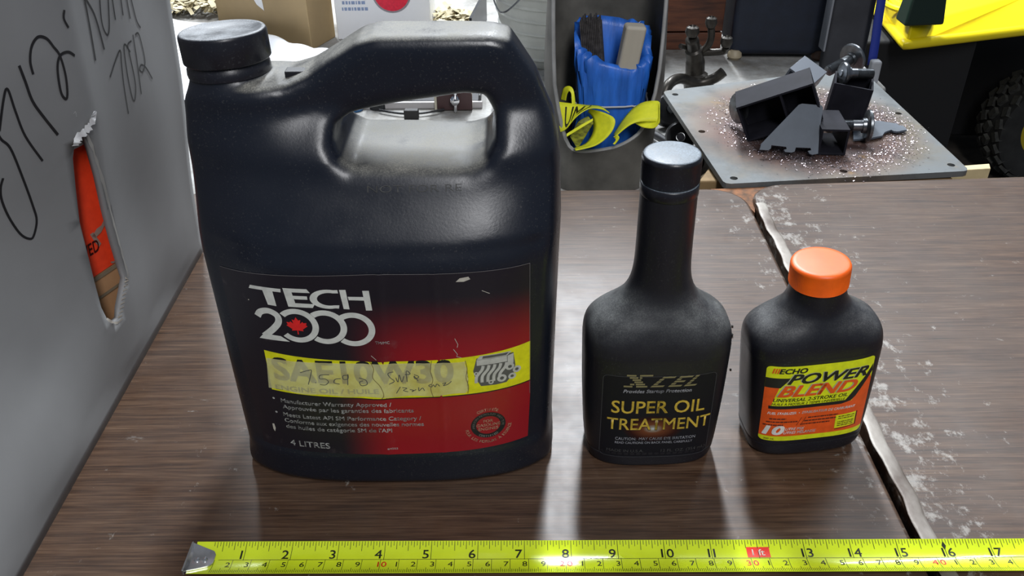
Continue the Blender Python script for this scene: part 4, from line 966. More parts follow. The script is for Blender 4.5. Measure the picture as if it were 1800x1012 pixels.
# ring of metal glitter
rnd = random.Random(11); mb = MB(); ctr = onZ(1432, 222, 0) - PCN
for i in range(5200):
    a = rnd.uniform(0, 2 * PI); r_ = rnd.gauss(.085, .012); x = ctr.x + 1.02 * r_ * math.cos(a); y = ctr.y + 1.12 * r_ * math.sin(a); s_ = rnd.uniform(.0003, .0009)
    nrm = Euler((rnd.uniform(-.6, .6), rnd.uniform(-.6, .6), rnd.uniform(0, 6))).to_matrix()
    c = Vector((x, y, .0066 + rnd.uniform(0, .0008)))
    mb.add([c + nrm @ Vector(q) * s_ for q in ((-1, -.6, 0), (1, -.5, 0), (.7, .7, 0), (-.8, .5, 0))], [(0, 1, 2, 3)])
gl = mb.build('metal_glitter', mat('glitter_flakes', (0.50, 0.42, 0.44), 0.30, 0.8, var=.4, vscale=300), PLATE); gl['kind'] = 'stuff'

# ---- black brackets, tubes and bolts piled on the plate
M_BRK = mat('grey_black_bracket', (0.075, 0.092, 0.115), 0.5, 0.0, var=.12, vscale=60); M_TUB = mat('black_tube_steel', (0.014, 0.014, 0.019), 0.6, 0.0, var=.3, spec=.1); M_ZNC = mat('dark_zinc_bolt', (0.18, 0.19, 0.20), 0.28, .9, var=.3, vscale=150); M_CUT = mat('bare_cut_steel', (0.45, 0.47, 0.50), 0.35, .8)
def px_plate(name, label, P, m, t, group):
    W3 = [onY(q[0], q[1], q[2]) for q in P]; base = Vector((sum(q.x for q in W3) / len(W3), sum(q.y for q in W3) / len(W3), min(q.z for q in W3)))
    n_ = Vector((0, 0, 0))
    for i in range(1, len(W3) - 1): n_ += (W3[i] - W3[0]).cross(W3[i + 1] - W3[0])
    n_.normalize(); 
    if n_.y > 0 or n_.z < -.5: n_ = -n_
    mb = MB(); k = len(W3); V_ = [q - base for q in W3]; mb.add(V_ + [q - n_ * t for q in V_], [tuple(range(k)), tuple(reversed(range(k, 2 * k)))] + [(i, (i + 1) % k, k + (i + 1) % k, k + i) for i in range(k)])
    o = mb.build(name, m); o.location = base; return tag(o, label, 'bracket', group), n_
def Yl(py): return .8165 + (271 - py) * .00034
gp = [(1336, 263), (1339, 252), (1404, 184), (1410, 182), (1444, 185), (1447, 189), (1441, 226), (1438, 270), (1428, 272), (1423, 270), (1420, 265), (1426, 264), (1425, 260), (1399, 259), (1397, 266), (1392, 268), (1380, 267), (1378, 263), (1383, 262), (1382, 258), (1356, 255), (1355, 261), (1350, 264)]
px_plate('gusset_bracket', 'slant-sided grey gusset bracket with notched foot leaning on the front of the pile', [(x, y, Yl(y)) for x, y in gp], M_BRK, .0025, 'black brackets piled on the steel plate')
fl = [(1500, 215), (1545, 213), (1576, 218), (1580, 221), (1588, 222), (1594, 229), (1577, 232), (1570, 231), (1566, 229), (1555, 233), (1551, 239), (1533, 243), (1500, 246)]
fb = MB(); W3 = [onZ(x, y, .0035) for x, y in fl]; o = fb.prism([(q.x, q.y) for q in W3], .0022, .0042).build('gusset_bracket', M_BRK); tag(o, 'flat grey gusset bracket lying on the right of the plate', 'bracket', 'black brackets piled on the steel plate')
def sq_tube(label, p0, p1, w, h, roll, wall=.0022, div=0, mm_=None):
    M = align(p0, p1) @ Matrix.Rotation(math.radians(roll), 4, 'Z'); L = (Vector(p1) - Vector(p0)).length
    base = Vector(p0); t = thing('square_tube', label, 'tube', base, group='cut square tubes piled on the steel plate'); T = Matrix.Translation(-base) @ M
    mb = MB(); a, b2 = w / 2, h / 2
    mb.box(-a, a, -b2, -b2 + wall, 0, L, T); mb.build('tube_wall', mm_ or M_TUB, t, bevel=.0003)
    MB().box(-a, a, b2 - wall, b2, 0, L, T).build('tube_wall', mm_ or M_TUB, t, bevel=.0003)
    MB().box(-a, -a + wall, -b2 + wall, b2 - wall, 0, L, T).build('tube_wall', mm_ or M_TUB, t, bevel=.0003)
    MB().box(a - wall, a, -b2 + wall, b2 - wall, 0, L, T).build('tube_wall', mm_ or M_TUB, t, bevel=.0003)
    if div: MB().box(-wall / 2 + div, wall / 2 + div, -b2 + wall, b2 - wall, 0, L, T).build('divider', mm_ or M_TUB, t)
    return t
tw = sq_tube('twin-cell black square tube lying at the left of the pile, open end toward the camera', (.276, .852, .0340), (.283, .890, .037), .078, .042, -24, div=-.006)
MB().box(-.0365, .0365, -.0185, .0185, .033, .0345, Matrix.Translation(-Vector((.276, .852, .0340))) @ align((.276, .852, .0340), (.283, .890, .037)) @ Matrix.Rotation(math.radians(-24), 4, 'Z')).build('dark_back_plate', M_TUB, tw)  # plate added behind the cells to keep their inside dark
sq_tube('open-topped black square tube standing at the right of the pile', (.362, .905, .001), (.366, .902, .050), .036, .040, 18)
sq_tube('short black square tube lying in front at the right of the gusset', (.326, .822, .0150), (.330, .872, .0155), .028, .028, 0)
sq_tube('small bright-topped black tube perched on top of the pile', (.306, .905, .047), (.330, .935, .050), .030, .018, 25, mm_=mat('worn_grey_tube', (.16, .175, .20), .35, .4))
def bolt(label, p0, p1, rh, rs):
    """head at p0, shank to p1"""
    t = thing('flanged_bolt', label, 'bolt', p0, group='flanged bolts in the pile on the plate'); M = Matrix.Translation(-Vector(p0)) @ align(p0, p1); L = (Vector(p1) - Vector(p0)).length
    hd = MB().lathe([(.0005, -.0022), (rs * .55, -.0024), (rs * .7, -.0012), (rh * .92, -.0010), (rh, 0), (rh, .0022), (rh * .93, .0034), (rs * 1.35, .0042), (rs * 1.3, .0075)], 32, M).build('bolt_head', M_ZNC, t, smooth=True)
    mb = MB(); prof = [(rs, .004), (rs, L * .45)]; z = L * .45
    while z < L - .001: prof += [(rs * .86, z + .0005), (rs, z + .001)]; z += .001
    prof.append((rs * .8, L)); mb.lathe(prof, 20, M); mb.build('bolt_shank', M_ZNC, t, smooth=True, angle=50)
    return t
bolt('flanged bolt at the left of the pile, round head facing left', (.2450, .898, .0215), (.282, .912, .020), .0165, .0055)
bolt('flanged bolt at the lower right of the pile, head pointing right', (.372, .853, .0195), (.335, .858, .018), .0165, .0060)
bolt('flanged bolt sticking up at the top right of the pile', (.386, .968, .052), (.352, .945, .045), .0165, .0058)
bolt('flanged bolt resting across the standing square tube', (.352, .902, .058), (.385, .905, .056), .012, .0055)

# ---- grey scoop cut from a plastic jug
SC = thing('plastic_scoop', 'grimy grey scoop cut from a plastic container, high back and low front lip', 'scoop', (.099, .905, BZ))
M_SCP = mat('grimy_grey_plastic', (0.105, 0.100, 0.088), 0.6, var=.45, vscale=22, bumps=.3, bscale=60); 
def rim(a):   # a = angle from the front (-y)
    d = abs(a); t = min(max((d - .45) / 1.15, 0), 1); s = t * t * (3 - 2 * t); return .054 + .012 * (1 - math.cos(min(d * 2, PI))) + .235 * s ** 1.6 + .012 * math.sin(a * 1.5) * (1 - s)
def sc_pt(a, v, inset):
    z = v * rim(a); k = .84 + .16 * min(z / .12, 1.0) - .12 * max(0, (z - .12) / .2); rx = (.0635 - inset) * k; ry = (.055 - inset) * k
    s_, c_ = math.sin(a), -math.cos(a); n_ = 2.6
    return Vector((rx * math.copysign(abs(s_) ** (2 / n_), s_), ry * math.copysign(abs(c_) ** (2 / n_), c_), max(z, .0005)))
rg = []; na = 72; A = [-PI + 2 * PI * k / na for k in range(na)]
for i in range(13): rg.append([sc_pt(a, i / 12, 0) for a in A])
for i in range(12, 0, -1): rg.append([sc_pt(a, i / 12, .003) for a in A])
MB().rings(rg).build('scoop_shell', M_SCP, SC, smooth=True)
MB().tube([sc_pt(a, 1.0, .0012) for a in A], .0019, 6, True).build('cut_rim', mat('scuffed_rim', (.34, .34, .33), .6, var=.2), SC, smooth=True)
# ---- blue bag standing in the scoop
BL = thing('blue_bag', 'blue woven plastic bag standing in the grey scoop', 'bag', (.108, .908, BZ + .0014))
M_BLUE = mat('blue_tarp', (0.025, 0.15, 0.62), 0.40, var=.35, vscale=60, stretch=(1.6, 1, .25), bumps=.6, bscale=300); rg = []
rnd = random.Random(4)
def bl_ring(z, sx, sy, topf=0, inner=0):
    out = []
    for k in range(60):
        a = 2 * PI * k / 60 + .4; c, s_ = math.cos(a), math.sin(a); n_ = 4.5
        x = (sx - inner) * math.copysign(abs(c) ** (2 / n_), c); y = (sy - inner) * math.copysign(abs(s_) ** (2 / n_), s_)
        wv = .0012 * math.sin(k * 1.3 + z * 90) + .0008 * math.sin(k * 2.9 + z * 40)
        zz = z + topf * (.016 * y / .023 - .004 * x / .038 - .010 * math.exp(-((x - .008) / .022) ** 2) * (1 if y < 0 else -.2) + .002 * math.sin(k * 1.7))
        out.append(Vector((x + wv, y + wv, zz)))
    return out
for i in range(9): rg.append(bl_ring(.002 + .150 * i / 8, .038 + .0025 * math.sin(i), .023, (i / 8) ** 3))
rg.append(bl_ring(.154, .038, .023, 1, .003)); rg.append(bl_ring(.150, .036, .021, 1, .006)); rg.append(bl_ring(.115, .034, .020, 0, .006)); rg.append(bl_ring(.090, .034, .020, 0, .010))
MB().rings(rg).build('bag_skin', M_BLUE, BL, smooth=True, angle=70)
MB().tube([q + Vector((0, 0, 0)) for q in bl_ring(.089, .0400, .0250)], .0010, 6, True).build('string', mat('white_string', (.55, .56, .58), .8), BL, smooth=True)
wb = MB().box(-.011, .011, -.007, .007, 0, .085); tag(wb.build('wood_block', mat('grey_pine', (.50, .46, .38), .75, var=.12, vscale=30, stretch=(1, 1, .1)), bevel=.0035, seg=3, loc=(.117, .899, BZ + .092), rot=(math.radians(8), math.radians(6), .15)), 'pale wooden handle end standing in the blue bag', 'wood block')
MB_ = MB()
for k in range(11): MB_.box(-.010 + .0019 * k, -.0085 + .0019 * k, -.007 + .001 * (k % 2), .007, .0, .086 + .002 * (k % 3))
MB_.box(-.010, .0115, -.005, .006, 0, .083)
o = MB_.build('brush_head', mat('charred_bark', (.055, .05, .05), .9, var=.5, vscale=200, bumps=.8), loc=(.092, .906, BZ + .092), rot=(math.radians(4), math.radians(-6), -.2)); tag(o, 'dark ribbed block beside the wooden handle in the blue bag', 'block')

# ---- yellow printed webbing lying in the scoop mouth
STRAP = thing('yellow_strap', 'fluorescent yellow printed webbing strap spilling over the scoop lip', 'strap', (.10, .865, 0.0))
SO = Vector((.10, .865, 0.0)); M_STR = mat('fluorescent_yellow_webbing', (0.92, 0.95, 0.03), 0.55, var=.08, vscale=200)
def ribbon(name, ea, eb, m=M_STR, n=10):
    A_ = spline([onY(*q) for q in ea], n); B_ = spline([onY(*q) for q in eb], n)
    def srf(u, v, off):
        i = min(max(u, 0), .9999) * (len(A_) - 1); k = int(i); t = i - k; a = A_[k].lerp(A_[k + 1], t); b2 = B_[k].lerp(B_[k + 1], t)
        tn = (A_[k + 1] - A_[k]); nr = tn.cross(b2 - a).normalized()
        if nr.dot(Vector((0, -1, .6))) < 0: nr = -nr
        return a.lerp(b2, v) + nr * off - SO
    mb = grid_mesh(lambda u, v: srf(u, v, 0), [k / 40 for k in range(41)], [k / 5 for k in range(6)])
    o = mb.build(name, m, STRAP, smooth=True, angle=80); s_ = o.modifiers.new('thick', 'SOLIDIFY'); s_.thickness = .0009; s_.offset = -1; return o, srf
ribbon('strap_loop', [(1080, 236, .862), (1095, 212, .864), (1112, 192, .866), (1132, 180, .864), (1157, 178, .860), (1160, 186, .852)], [(1082, 241, .846), (1098, 227, .846), (1112, 218, .846), (1128, 214, .846), (1156, 214, .844), (1160, 217, .842)])
ribbon('strap_loop', [(1160, 190, .850), (1159, 206, .846), (1148, 214, .848), (1130, 214, .852), (1114, 214, .858)], [(1160, 214, .840), (1154, 223, .840), (1145, 226, .842), (1130, 224, .846), (1118, 218, .852)])
ribbon('strap_loop', [(1036, 191, .872), (1060, 197, .862), (1080, 208, .850), (1079, 225, .846), (1066, 243, .843), (1045, 257, .842), (1012, 265, .842)], [(1034, 196, .878), (1042, 205, .872), (1044, 220, .866), (1043, 232, .862), (1038, 243, .860), (1028, 254, .858), (1010, 261, .858)])
rb, srf1 = ribbon('strap_loop', [(975, 178, .880), (1000, 181, .876), (1030, 184, .872), (1055, 186, .868), (1072, 198, .860)], [(985, 232, .864), (995, 226, .860), (1012, 205, .856), (1035, 190, .858), (1060, 190, .860)])
ribbon('strap_loop', [(985, 175, .892), (990, 156, .890), (1000, 151, .886), (1008, 158, .882), (1012, 182, .878)], [(994, 177, .886), (996, 166, .884), (1000, 160, .882), (1004, 165, .880), (1006, 184, .874)])
ribbon('strap_loop', [(1002, 240, .862), (1016, 215, .862), (1034, 204, .866)], [(1015, 262, .856), (1030, 238, .858), (1043, 216, .860)], mat('strap_inner_print', (0.40, 0.42, 0.03), .6, col2=(.05, .05, .01), vscale=160, stretch=(1, .3, 2)))
ribbon('strap_loop', [(996, 235, .852), (1020, 220, .852), (1042, 208, .854)], [(996, 240, .850), (1021, 225, .850), (1042, 212, .852)])
ribbon('strap_loop', [(1078, 240, .848), (1082, 246, .847), (1077, 253, .846)], [(1086, 238, .846), (1088, 243, .845), (1081, 254, .845)])
pr_ = Print(srf1); V_, F_ = text2d('UMA', 1.0, bold=.01); V_ = V_ / V_.max(0)
pr_.poly([(.16 + .52 * a, .88 - .62 * b2) for a, b2 in np.stack([V_[:, 0], V_[:, 1]], 1)], F_) if False else pr_.poly([(.20 + .50 * a, .95 - .80 * b2) for a, b2 in V_], F_)
pr_.build('strap_lettering', ink('strap_black', (.03, .03, .01)), rb, .0008)
# tan hose end below the scoop
q0, q1, q2 = onZ(1085, 326, -.04), onZ(1110, 321, -.04), onZ(1145, 308, -.04)
q0, q1, q2 = Vector((.10, .832, BZ + .006)), Vector((.145, .834, BZ + .006)), Vector((.19, .850, BZ + .006))
tag(MB().tube(spline([q0, q1, q2, Vector((.23, .90, BZ + .006))], 6), .006, 10).build('tan_hose', mat('tan_rubber', (.26, .19, .11), .7, var=.2), smooth=True), 'short tan hose lying in front of the grey scoop', 'hose')

# ---- wooden panel box, dark case, pail, cartons
PAN = thing('plank_box', 'reddish brown plank box at the back beside the dark case', 'box', (.27, 1.335, BZ)); M_PLK = mat('dark_red_plank', (0.17, 0.055, 0.024), .5, col2=(0.03, 0.011, 0.007), vscale=4, stretch=(3, 3, 26))
for z0, z1 in ((0, .026), (.0285, .120), (.1225, .22)): MB().box(-.085, .054, 0, .022, z0, z1).build('plank', M_PLK, PAN, bevel=.001)
MB().box(-.083, .052, .0225, .24, .004, .21).build('box_body', M_PLK, PAN)
CS = thing('hard_case', 'dark navy hard case standing on the bench', 'case', (.400, 1.285, BZ), (0, 0, math.radians(-3))); M_CASE = mat('navy_case_shell', (0.006, 0.010, 0.022), .55, var=.3, vscale=50, bumps=.5, bscale=500)
MB().box(-.072, .072, 0, .10, .006, .23).build('case_shell', M_CASE, CS, bevel=.010, seg=3)
for x, c in ((-.064, (.36, .30, .20)), (.060, (.09, .045, .025))): MB().lathe([(.0005, 0), (.008, .0), (.011, .004), (.010, .010), (.006, .014), (.0005, .0145)], 18).build('corner_foot', mat('case_foot', c, .5), CS, smooth=True, loc=(x, .004, 0))
PL_ = thing('white_pail', 'ribbed off-white plastic pail with wire bail behind the jug handle', 'pail', (.072, 1.325, BZ)); M_PL = mat('off_white_pail', (.56, .57, .53), .5, var=.12, vscale=25)
prof = [(.076, 0), (.078, .002)]
for k in range(5): z = .012 + k * .019; r_ = .079 + .17 * z; prof += [(r_, z), (r_ + .0022, z + .0015), (r_ + .0022, z + .0032), (r_ + .0004, z + .0048)]
prof += [(.0985, .105), (.1015, .106), (.1020, .112), (.1005, .1145), (.0975, .1135), (.0955, .105), (.088, .06), (.074, .004)]
MB().lathe(prof, 64).build('pail_body', M_PL, PL_, smooth=True, angle=35)
MB().tube(spline([Vector((-.100, -.01, .10)), Vector((-.085, -.075, .085)), Vector((-.06, -.09, .104)), Vector((-.02, -.085, .150)), Vector((.03, -.06, .17)), Vector((.09, -.02, .14)), Vector((.1015, 0, .105))], 8), .0013, 6).build('wire_bail', M_ZNC, PL_, smooth=True)
C0 = onZ(549, 89, BZ); d1 = (onZ(468, 67, BZ) - C0).normalized(); d2 = (onZ(595, 62, BZ) - C0).normalized()
KC = thing('kraft_carton', 'brown cardboard carton standing behind the jug cap', 'box', C0); M_KR = mat('kraft_board', (.36, .255, .125), .7, var=.10, vscale=14)
qbox('carton_body', C0, C0 + d1 * .225, C0 + d2 * .072, .20, M_KR, KC, .0015)
e_ = d1 * .225; nF = Vector((d1.y, -d1.x, 0)); nF = nF if nF.y < 0 else -nF
mb = MB(); a = C0 + e_ * .50 + nF * .0006 - C0; up = Vector((0, 0, 1))
mb.add([a + d1 * -.012 + up * .045, a + d1 * .004 + up * .052, a + d1 * .012 + up * .062, a + d1 * .004 + up * .064, a + d1 * -.010 + up * .064], [(0, 1, 2, 3, 4)]); mb.build('torn_patch', TORN, KC)
WB0 = onY(597, 62, 1.395); WBx = thing('white_printed_box', 'white box with a red disc printed on its front', 'box', (-.275, 1.40, BZ)); M_WB = mat('glossy_white_card', (.86, .87, .89), .4)
MB().box(0, .150, 0, .10, 0, .20).build('box_body', M_WB, WBx, bevel=.0015)
def wb_surf(u, v, off): return Vector((u, -off, v))
cW = onY(688, -12, 1.40) - Vector((-.275, 1.40, BZ))
pr_ = Print(wb_surf); disc(pr_, cW.x * 1000, cW.z * 1000, 30.5, 40); RD = pr_.build('disc_ring', ink('ring_grey', (.28, .26, .28)), WBx, .0006)
pr_ = Print(wb_surf); disc(pr_, cW.x * 1000, cW.z * 1000, 27.5, 40); pr_.build('red_disc', ink('disc_red', (.75, .015, .05)), RD, .0009)
pr_ = Print(wb_surf); rnd = random.Random(9)
for py in (2, 13):
    a = onY(601, py, 1.40) - Vector((-.275, 1.40, BZ)); x = a.x
    while x < a.x + .036: w_ = rnd.uniform(.002, .006); pr_.poly([(x, a.z - .005), (x + w_, a.z - .005), (x + w_, a.z), (x, a.z)]); x += w_ + .0015
pp = pr_.build('blurred_print', ink('print_blue', (.25, .33, .52)), WBx, .0006); pp['kind'] = 'stuff'

# ---- crumpled white film, shavings
FL = mat('white_film', (.88, .89, .92), .35); rnd = random.Random(2)
def film(u, v):
    x = -.66 + .42 * u + .02 * (1 - v); ym = min(1.44, 1.318 + max(0, -.32 - x) * .80) - 1.08; y = 1.08 + ym * v
    z = BZ + .005 + .010 * abs(math.sin(u * 34 + 2 * v)) * (1 - v) ** .5 + .006 * (1 + math.sin(u * 11 + v * 7)) + .006 * (1 + math.sin(v * 19 + u * 5))
    z += .02 * math.exp(-((u - .1) / .12) ** 2)
    return Vector((x, y, z))
o = grid_mesh(film, [k / 110 for k in range(111)], [k / 40 for k in range(41)]).build('plastic_film', FL, smooth=True, angle=80); s_ = o.modifiers.new('thick', 'SOLIDIFY'); s_.thickness = .0008; tag(o, 'crumpled white plastic film spread on the bench by the carton', 'plastic film')
def shavings(label, x0, x1, y0, y1, n, seed, zb):
    r_ = random.Random(seed); mb = MB()
    for i in range(n):
        x = r_.uniform(x0, x1); y = r_.uniform(y0, y1); R3 = Euler((r_.uniform(-.5, .5), r_.uniform(-.5, .5), r_.uniform(0, 6))).to_matrix(); c = Vector((x, y, zb + r_.uniform(.004, .022))); a, b2 = r_.uniform(.006, .018), r_.uniform(.002, .005)
        mb.add([c + R3 @ Vector(q) for q in ((-a, -b2, 0), (0, -b2, .003), (a, -b2, 0), (a, b2, 0), (0, b2, .003), (-a, b2, 0))], [(0, 1, 4, 5), (1, 2, 3, 4)])
    o = mb.build('wood_shavings', mat('shavings_' + str(seed), (.62, .55, .36), .6, col2=(.30, .24, .11), vscale=30), smooth=False); tag(o, label, 'shavings', kind='stuff')
shavings('pale wood shavings heaped behind the white film', -.74, -.49, 1.52, 1.62, 420, 21, BZ + .002)
shavings('brown wood shavings beside the white printed box', -.122, -.060, 1.37, 1.50, 260, 22, BZ + .002)
tag(MB().box(-.80, -.50, 1.66, 1.71, BZ, BZ + .03).build('black_batten', M_STEEL_DK, bevel=.003), 'black batten lying behind the shavings at the far left', 'batten')
tag(MB().box(-.052, -.048, 1.34, 1.50, BZ, BZ + .05, Matrix.Translation((-.05, 1.42, 0)) @ Matrix.Rotation(-.12, 4, 'Z') @ Matrix.Translation((.05, -1.42, 0))).build('steel_strip', M_STEEL_DK), 'thin black metal strip standing on edge beside the white pail', 'strip')

# ---- small things seen through the jug handle
TR_ = thing('black_tray', 'black tray with a pale front rim seen through the jug handle', 'tray', (-.125, 1.112, BZ)); MB().box(-.085, .085, 0, .12, 0, .0095).build('tray_floor', mat('tray_black', (.008, .008, .012), .5), TR_, bevel=.002)
MB().box(-.088, .088, -.006, -.0005, 0, .009).build('tray_rim', mat('tray_rim_grey', (.42, .40, .40), .5), TR_, bevel=.001); 
for x in (-.088, .083): MB().box(x, x + .0029, 0, .12, 0, .016).build('tray_rim', mat('tray_rim_dark', (.05, .05, .05), .5), TR_, bevel=.001)
cb = [Vector((-.172 + .085 * k / 12, 1.094 - .014 * math.sin(PI * k / 12), BZ + .004)) for k in range(13)]; tag(MB().tube(cb, .0016, 8).build('black_cable', mat('cable_black', (.012, .012, .014), .5), smooth=True), 'thin black cable bowed on the bench seen through the jug handle', 'cable')
tag(MB().box(-.137, -.118, 1.066, 1.076, BZ, BZ + .014).build('black_clip', mat('clip_black', (.014, .013, .013), .5), bevel=.002), 'little black block on the bench in front of the black tray', 'block')
PB_ = thing('display_board', 'pale board with a dark pentagon plate and chrome rod seen through the handle', 'board', (-.072, 1.10, BZ)); MB().box(-.028, .022, 0, .006, 0, .075).build('board', mat('cream_board', (.55, .51, .40), .6), PB_, bevel=.001)
MB().prism([(-.024, 0), (.022, .0), (.022, .020), (-.001, .052), (-.024, .028)], 0, .003, Matrix.Rotation(PI / 2, 4, 'X')).build('pentagon_plate', mat('oxide_brown', (.055, .026, .026), .5), PB_, loc=(0, -.0005, .002))
M_CHR = mat('chrome', (.8, .8, .82), .12, 1.0); MB().tube([(0.0, -.008, .001), (0.001, -.008, .05)], .0022, 10).build('chrome_rod', M_CHR, PB_, smooth=True); MB().lathe([(.0003, -.007), (.004, -.006), (.0068, -.002), (.0068, .002), (.004, .006), (.0003, .007)], 20).build('chrome_ball', M_CHR, PB_, smooth=True, loc=(0, -.010, .018))
BR_ = thing('black_elbow', 'black plastic elbow fitting at the right of the view through the handle', 'fitting', (-.002, 1.115, BZ)); MB().tube(spline([(-.018, 0, .022), (0, 0, .022), (.008, 0, .016), (.010, 0, 0)], 6), .007, 12).build('elbow', mat('elbow_black', (.012, .012, .014), .45), BR_, smooth=True); MB().lathe([(.008, 0), (.010, .001), (.010, .006), (.008, .007)], 20, Matrix.Translation((-.020, 0, .022)) @ Matrix.Rotation(PI / 2, 4, 'Y')).build('collar', mat('elbow_black2', (.014, .014, .016), .45), BR_, smooth=True)
o = MB().lathe([(.0003, 0), (.010, 0), (.011, .003), (.006, .008), (.005, .022), (.007, .026), (.0003, .028)], 20).build('blue_bottle_stopper', mat('blue_plastic', (.03, .12, .28), .4), smooth=True, loc=(-.205, 1.105, BZ)); tag(o, 'small blue knob at the left of the view through the handle', 'stopper')
o = MB().lathe([(.0003, 0), (.012, 0), (.012, .012), (.009, .014), (.009, .034), (.0003, .035)], 20).build('black_stub', mat('stub_black', (.014, .016, .018), .45), smooth=True, loc=(-.176, 1.112, BZ)); tag(o, 'short black stub standing beside the black tray', 'stub')

# ---- cast iron branched hook and scrap metal left of the plate
CI = thing('cast_iron_hook', 'dark cast iron branched hook standing in front of the plank box', 'hook', (.262, 1.165, BZ)); M_CI = mat('dark_bronze_iron', (.045, .040, .034), .38, .6, var=.4, vscale=80); co = Vector((.262, 1.165, BZ))
def br(P, r): return MB().tube(spline([onY(x, y, Y_) - co for x, y, Y_ in P], 6), r, 12)
br([(1224, 152, 1.165), (1222, 128, 1.165), (1222, 104, 1.165), (1219, 84, 1.16), (1216, 68, 1.15)], [.017] * 6 + [.013] * 6 + [.012] * 6 + [.009] * 6 + [.007]).build('stem', M_CI, CI, smooth=True)
br([(1224, 96, 1.165), (1243, 82, 1.16), (1250, 66, 1.155), (1250, 48, 1.15)], .0048).build('arm', M_CI, CI, smooth=True); br([(1226, 92, 1.165), (1250, 92, 1.16), (1272, 90, 1.155), (1277, 82, 1.15)], .0050).build('arm', M_CI, CI, smooth=True)
br([(1212, 88, 1.165), (1204, 83, 1.16), (1196, 81, 1.155)], .0035).build('arm', M_CI, CI, smooth=True)
for (x, y, Y_, r_) in ((1217, 56, 1.15, .0095), (1250, 40, 1.148, .0080), (1277, 74, 1.148, .0085)):
    q = onY(x, y, Y_) - co; MB().lathe([(.0005, -.008), (r_ * .7, -.006), (r_, 0), (r_ * .85, .006), (r_ * .5, .008), (r_ * .3, .004), (.0005, .003)], 18).build('cup', M_CI, CI, smooth=True, loc=q)
br([(1165, 172, 1.11), (1176, 148, 1.12), (1196, 138, 1.14), (1226, 146, 1.150), (1255, 138, 1.150), (1272, 126, 1.148)], [.007] * 31).build('foot', M_CI, CI, smooth=True)
MB().lathe([(.022, 0), (.022, .004), (.014, .012), (.010, .02)], 20).build('base', M_CI, CI, smooth=True)
M_SCR = mat('black_scrap_steel', (.022, .022, .024), .42, .5, var=.5, vscale=90)
def wheel_scrap(label, px, py, r, ax):
    q = onZ(px, py, BZ + r * .6); M = Euler(ax).to_matrix().to_4x4()
    t = thing('scrap_wheel', label, 'caster', (q.x, q.y, BZ), group='scrap casters left of the plate'); q0 = Vector((0, 0, r * 1.0))
    T = Matrix.Translation(q0) @ M
    MB().lathe([(r * .3, -.008), (r * .9, -.008), (r, -.005), (r, .005), (r * .9, .008), (r * .3, .008)], 28, T, True).build('rim', M_SCR, t, smooth=True); MB().lathe([(.0005, -.010), (r * .25, -.010), (r * .25, .010), (.0005, .010)], 16, T).build('hub', M_ZNC, t, smooth=True)
wheel_scrap('black scrap caster leaning beside the upper left plate corner', 1172, 205, .020, (.9, .5, 0)); wheel_scrap('black scrap caster lower down between scoop and plate', 1195, 250, .018, (1.2, -.4, 0)); wheel_scrap('black scrap caster nearest the table edge between scoop and plate', 1212, 290, .016, (.5, .7, 0))
tag(MB().tube(spline([(.165, 1.02, BZ + .006), (.19, .95, BZ + .012), (.175, .90, BZ + .006), (.205, .86, BZ + .006)], 8), .005, 10).build('black_hose', M_SCR, smooth=True), 'short black hose snaking between the scoop and the plate', 'hose')

# ---- right of the bench: padded panel, blue strap, yellow mower with knobby tyre
PD_ = thing('padded_panel', 'grey padded panel leaning at the right end of the bench', 'panel', (.480, 1.235, BZ)); M_PDK = mat('grey_padding', (.035, .036, .042), .85, var=.3, vscale=18, bumps=.5, bscale=60)
MB().box(-.030, .030, 0, .02, 0, .24).build('pad', M_PDK, PD_, bevel=.006, seg=3); MB().box(-.034, -.031, -.004, .02, .03, .24).build('piping', mat('grey_piping', (.20, .21, .23), .5), PD_, bevel=.001)
mb = grid_mesh(lambda u, v: Vector((.496 + .012 * u + .006 * (1 - v), 1.205 + .02 * v, BZ + .02 + .2 * v + .004 * math.sin(v * 14))), [0, .5, 1], [k / 20 for k in range(21)]); o = mb.build('blue_webbing', mat('royal_blue_webbing', (.012, .03, .26), .6), smooth=True); s_ = o.modifiers.new('t', 'SOLIDIFY'); s_.thickness = .002; tag(o, 'royal blue webbing hanging down beside the grey padded panel', 'webbing')
tag(MB().box(.500, .514, 1.182, 1.196, BZ, BZ + .032).build('white_bottle_cap_stack', mat('grey_white_plastic', (.34, .35, .37), .5), bevel=.003), 'small pale grey plastic block at the right end of the bench', 'block')
MW = thing('yellow_mower', 'yellow machine with a wide fender and knobby tyre at the upper right', 'mower', (1.25, 2.2, FLOOR_Z)); mo = Vector((1.25, 2.2, FLOOR_Z)); M_YEL = mat('yellow_fender', (.92, .72, .008), .35, var=.06, vscale=6); zl, zt = -.245, -.200
Bq = [onZ(1592, 78, zl), onZ(1960, 34, zl), onZ(1960, 34, zl) + Vector((.15, .7, 0)), onZ(1512, -50, zl) + Vector((-.03, .15, 0))]
Tq = [onZ(1601, 44, zt), onZ(1800, -11, zt), onZ(1800, -11, zt) + Vector((.12, .55, 0)), onZ(1561, -20, zt) + Vector((0, .14, 0))]
def loft4(B_, T_): 
    mb = MB(); mb.add([q - mo for q in B_ + T_], [(3, 2, 1, 0), (4, 5, 6, 7), (0, 1, 5, 4), (1, 2, 6, 5), (2, 3, 7, 6), (3, 0, 4, 7)]); return mb
loft4([q + Vector((0, 0, -.012)) for q in Bq], Tq).build('fender', M_YEL, MW, bevel=.008, seg=3)
MB().tube([Bq[3] - mo, Bq[0] * .985 + Bq[3] * .015 - mo, Bq[0] - mo, Bq[0] * .985 + Bq[1] * .015 - mo, Bq[1] - mo], .012, 12).build('fender_lip', M_YEL, MW, smooth=True, angle=80)
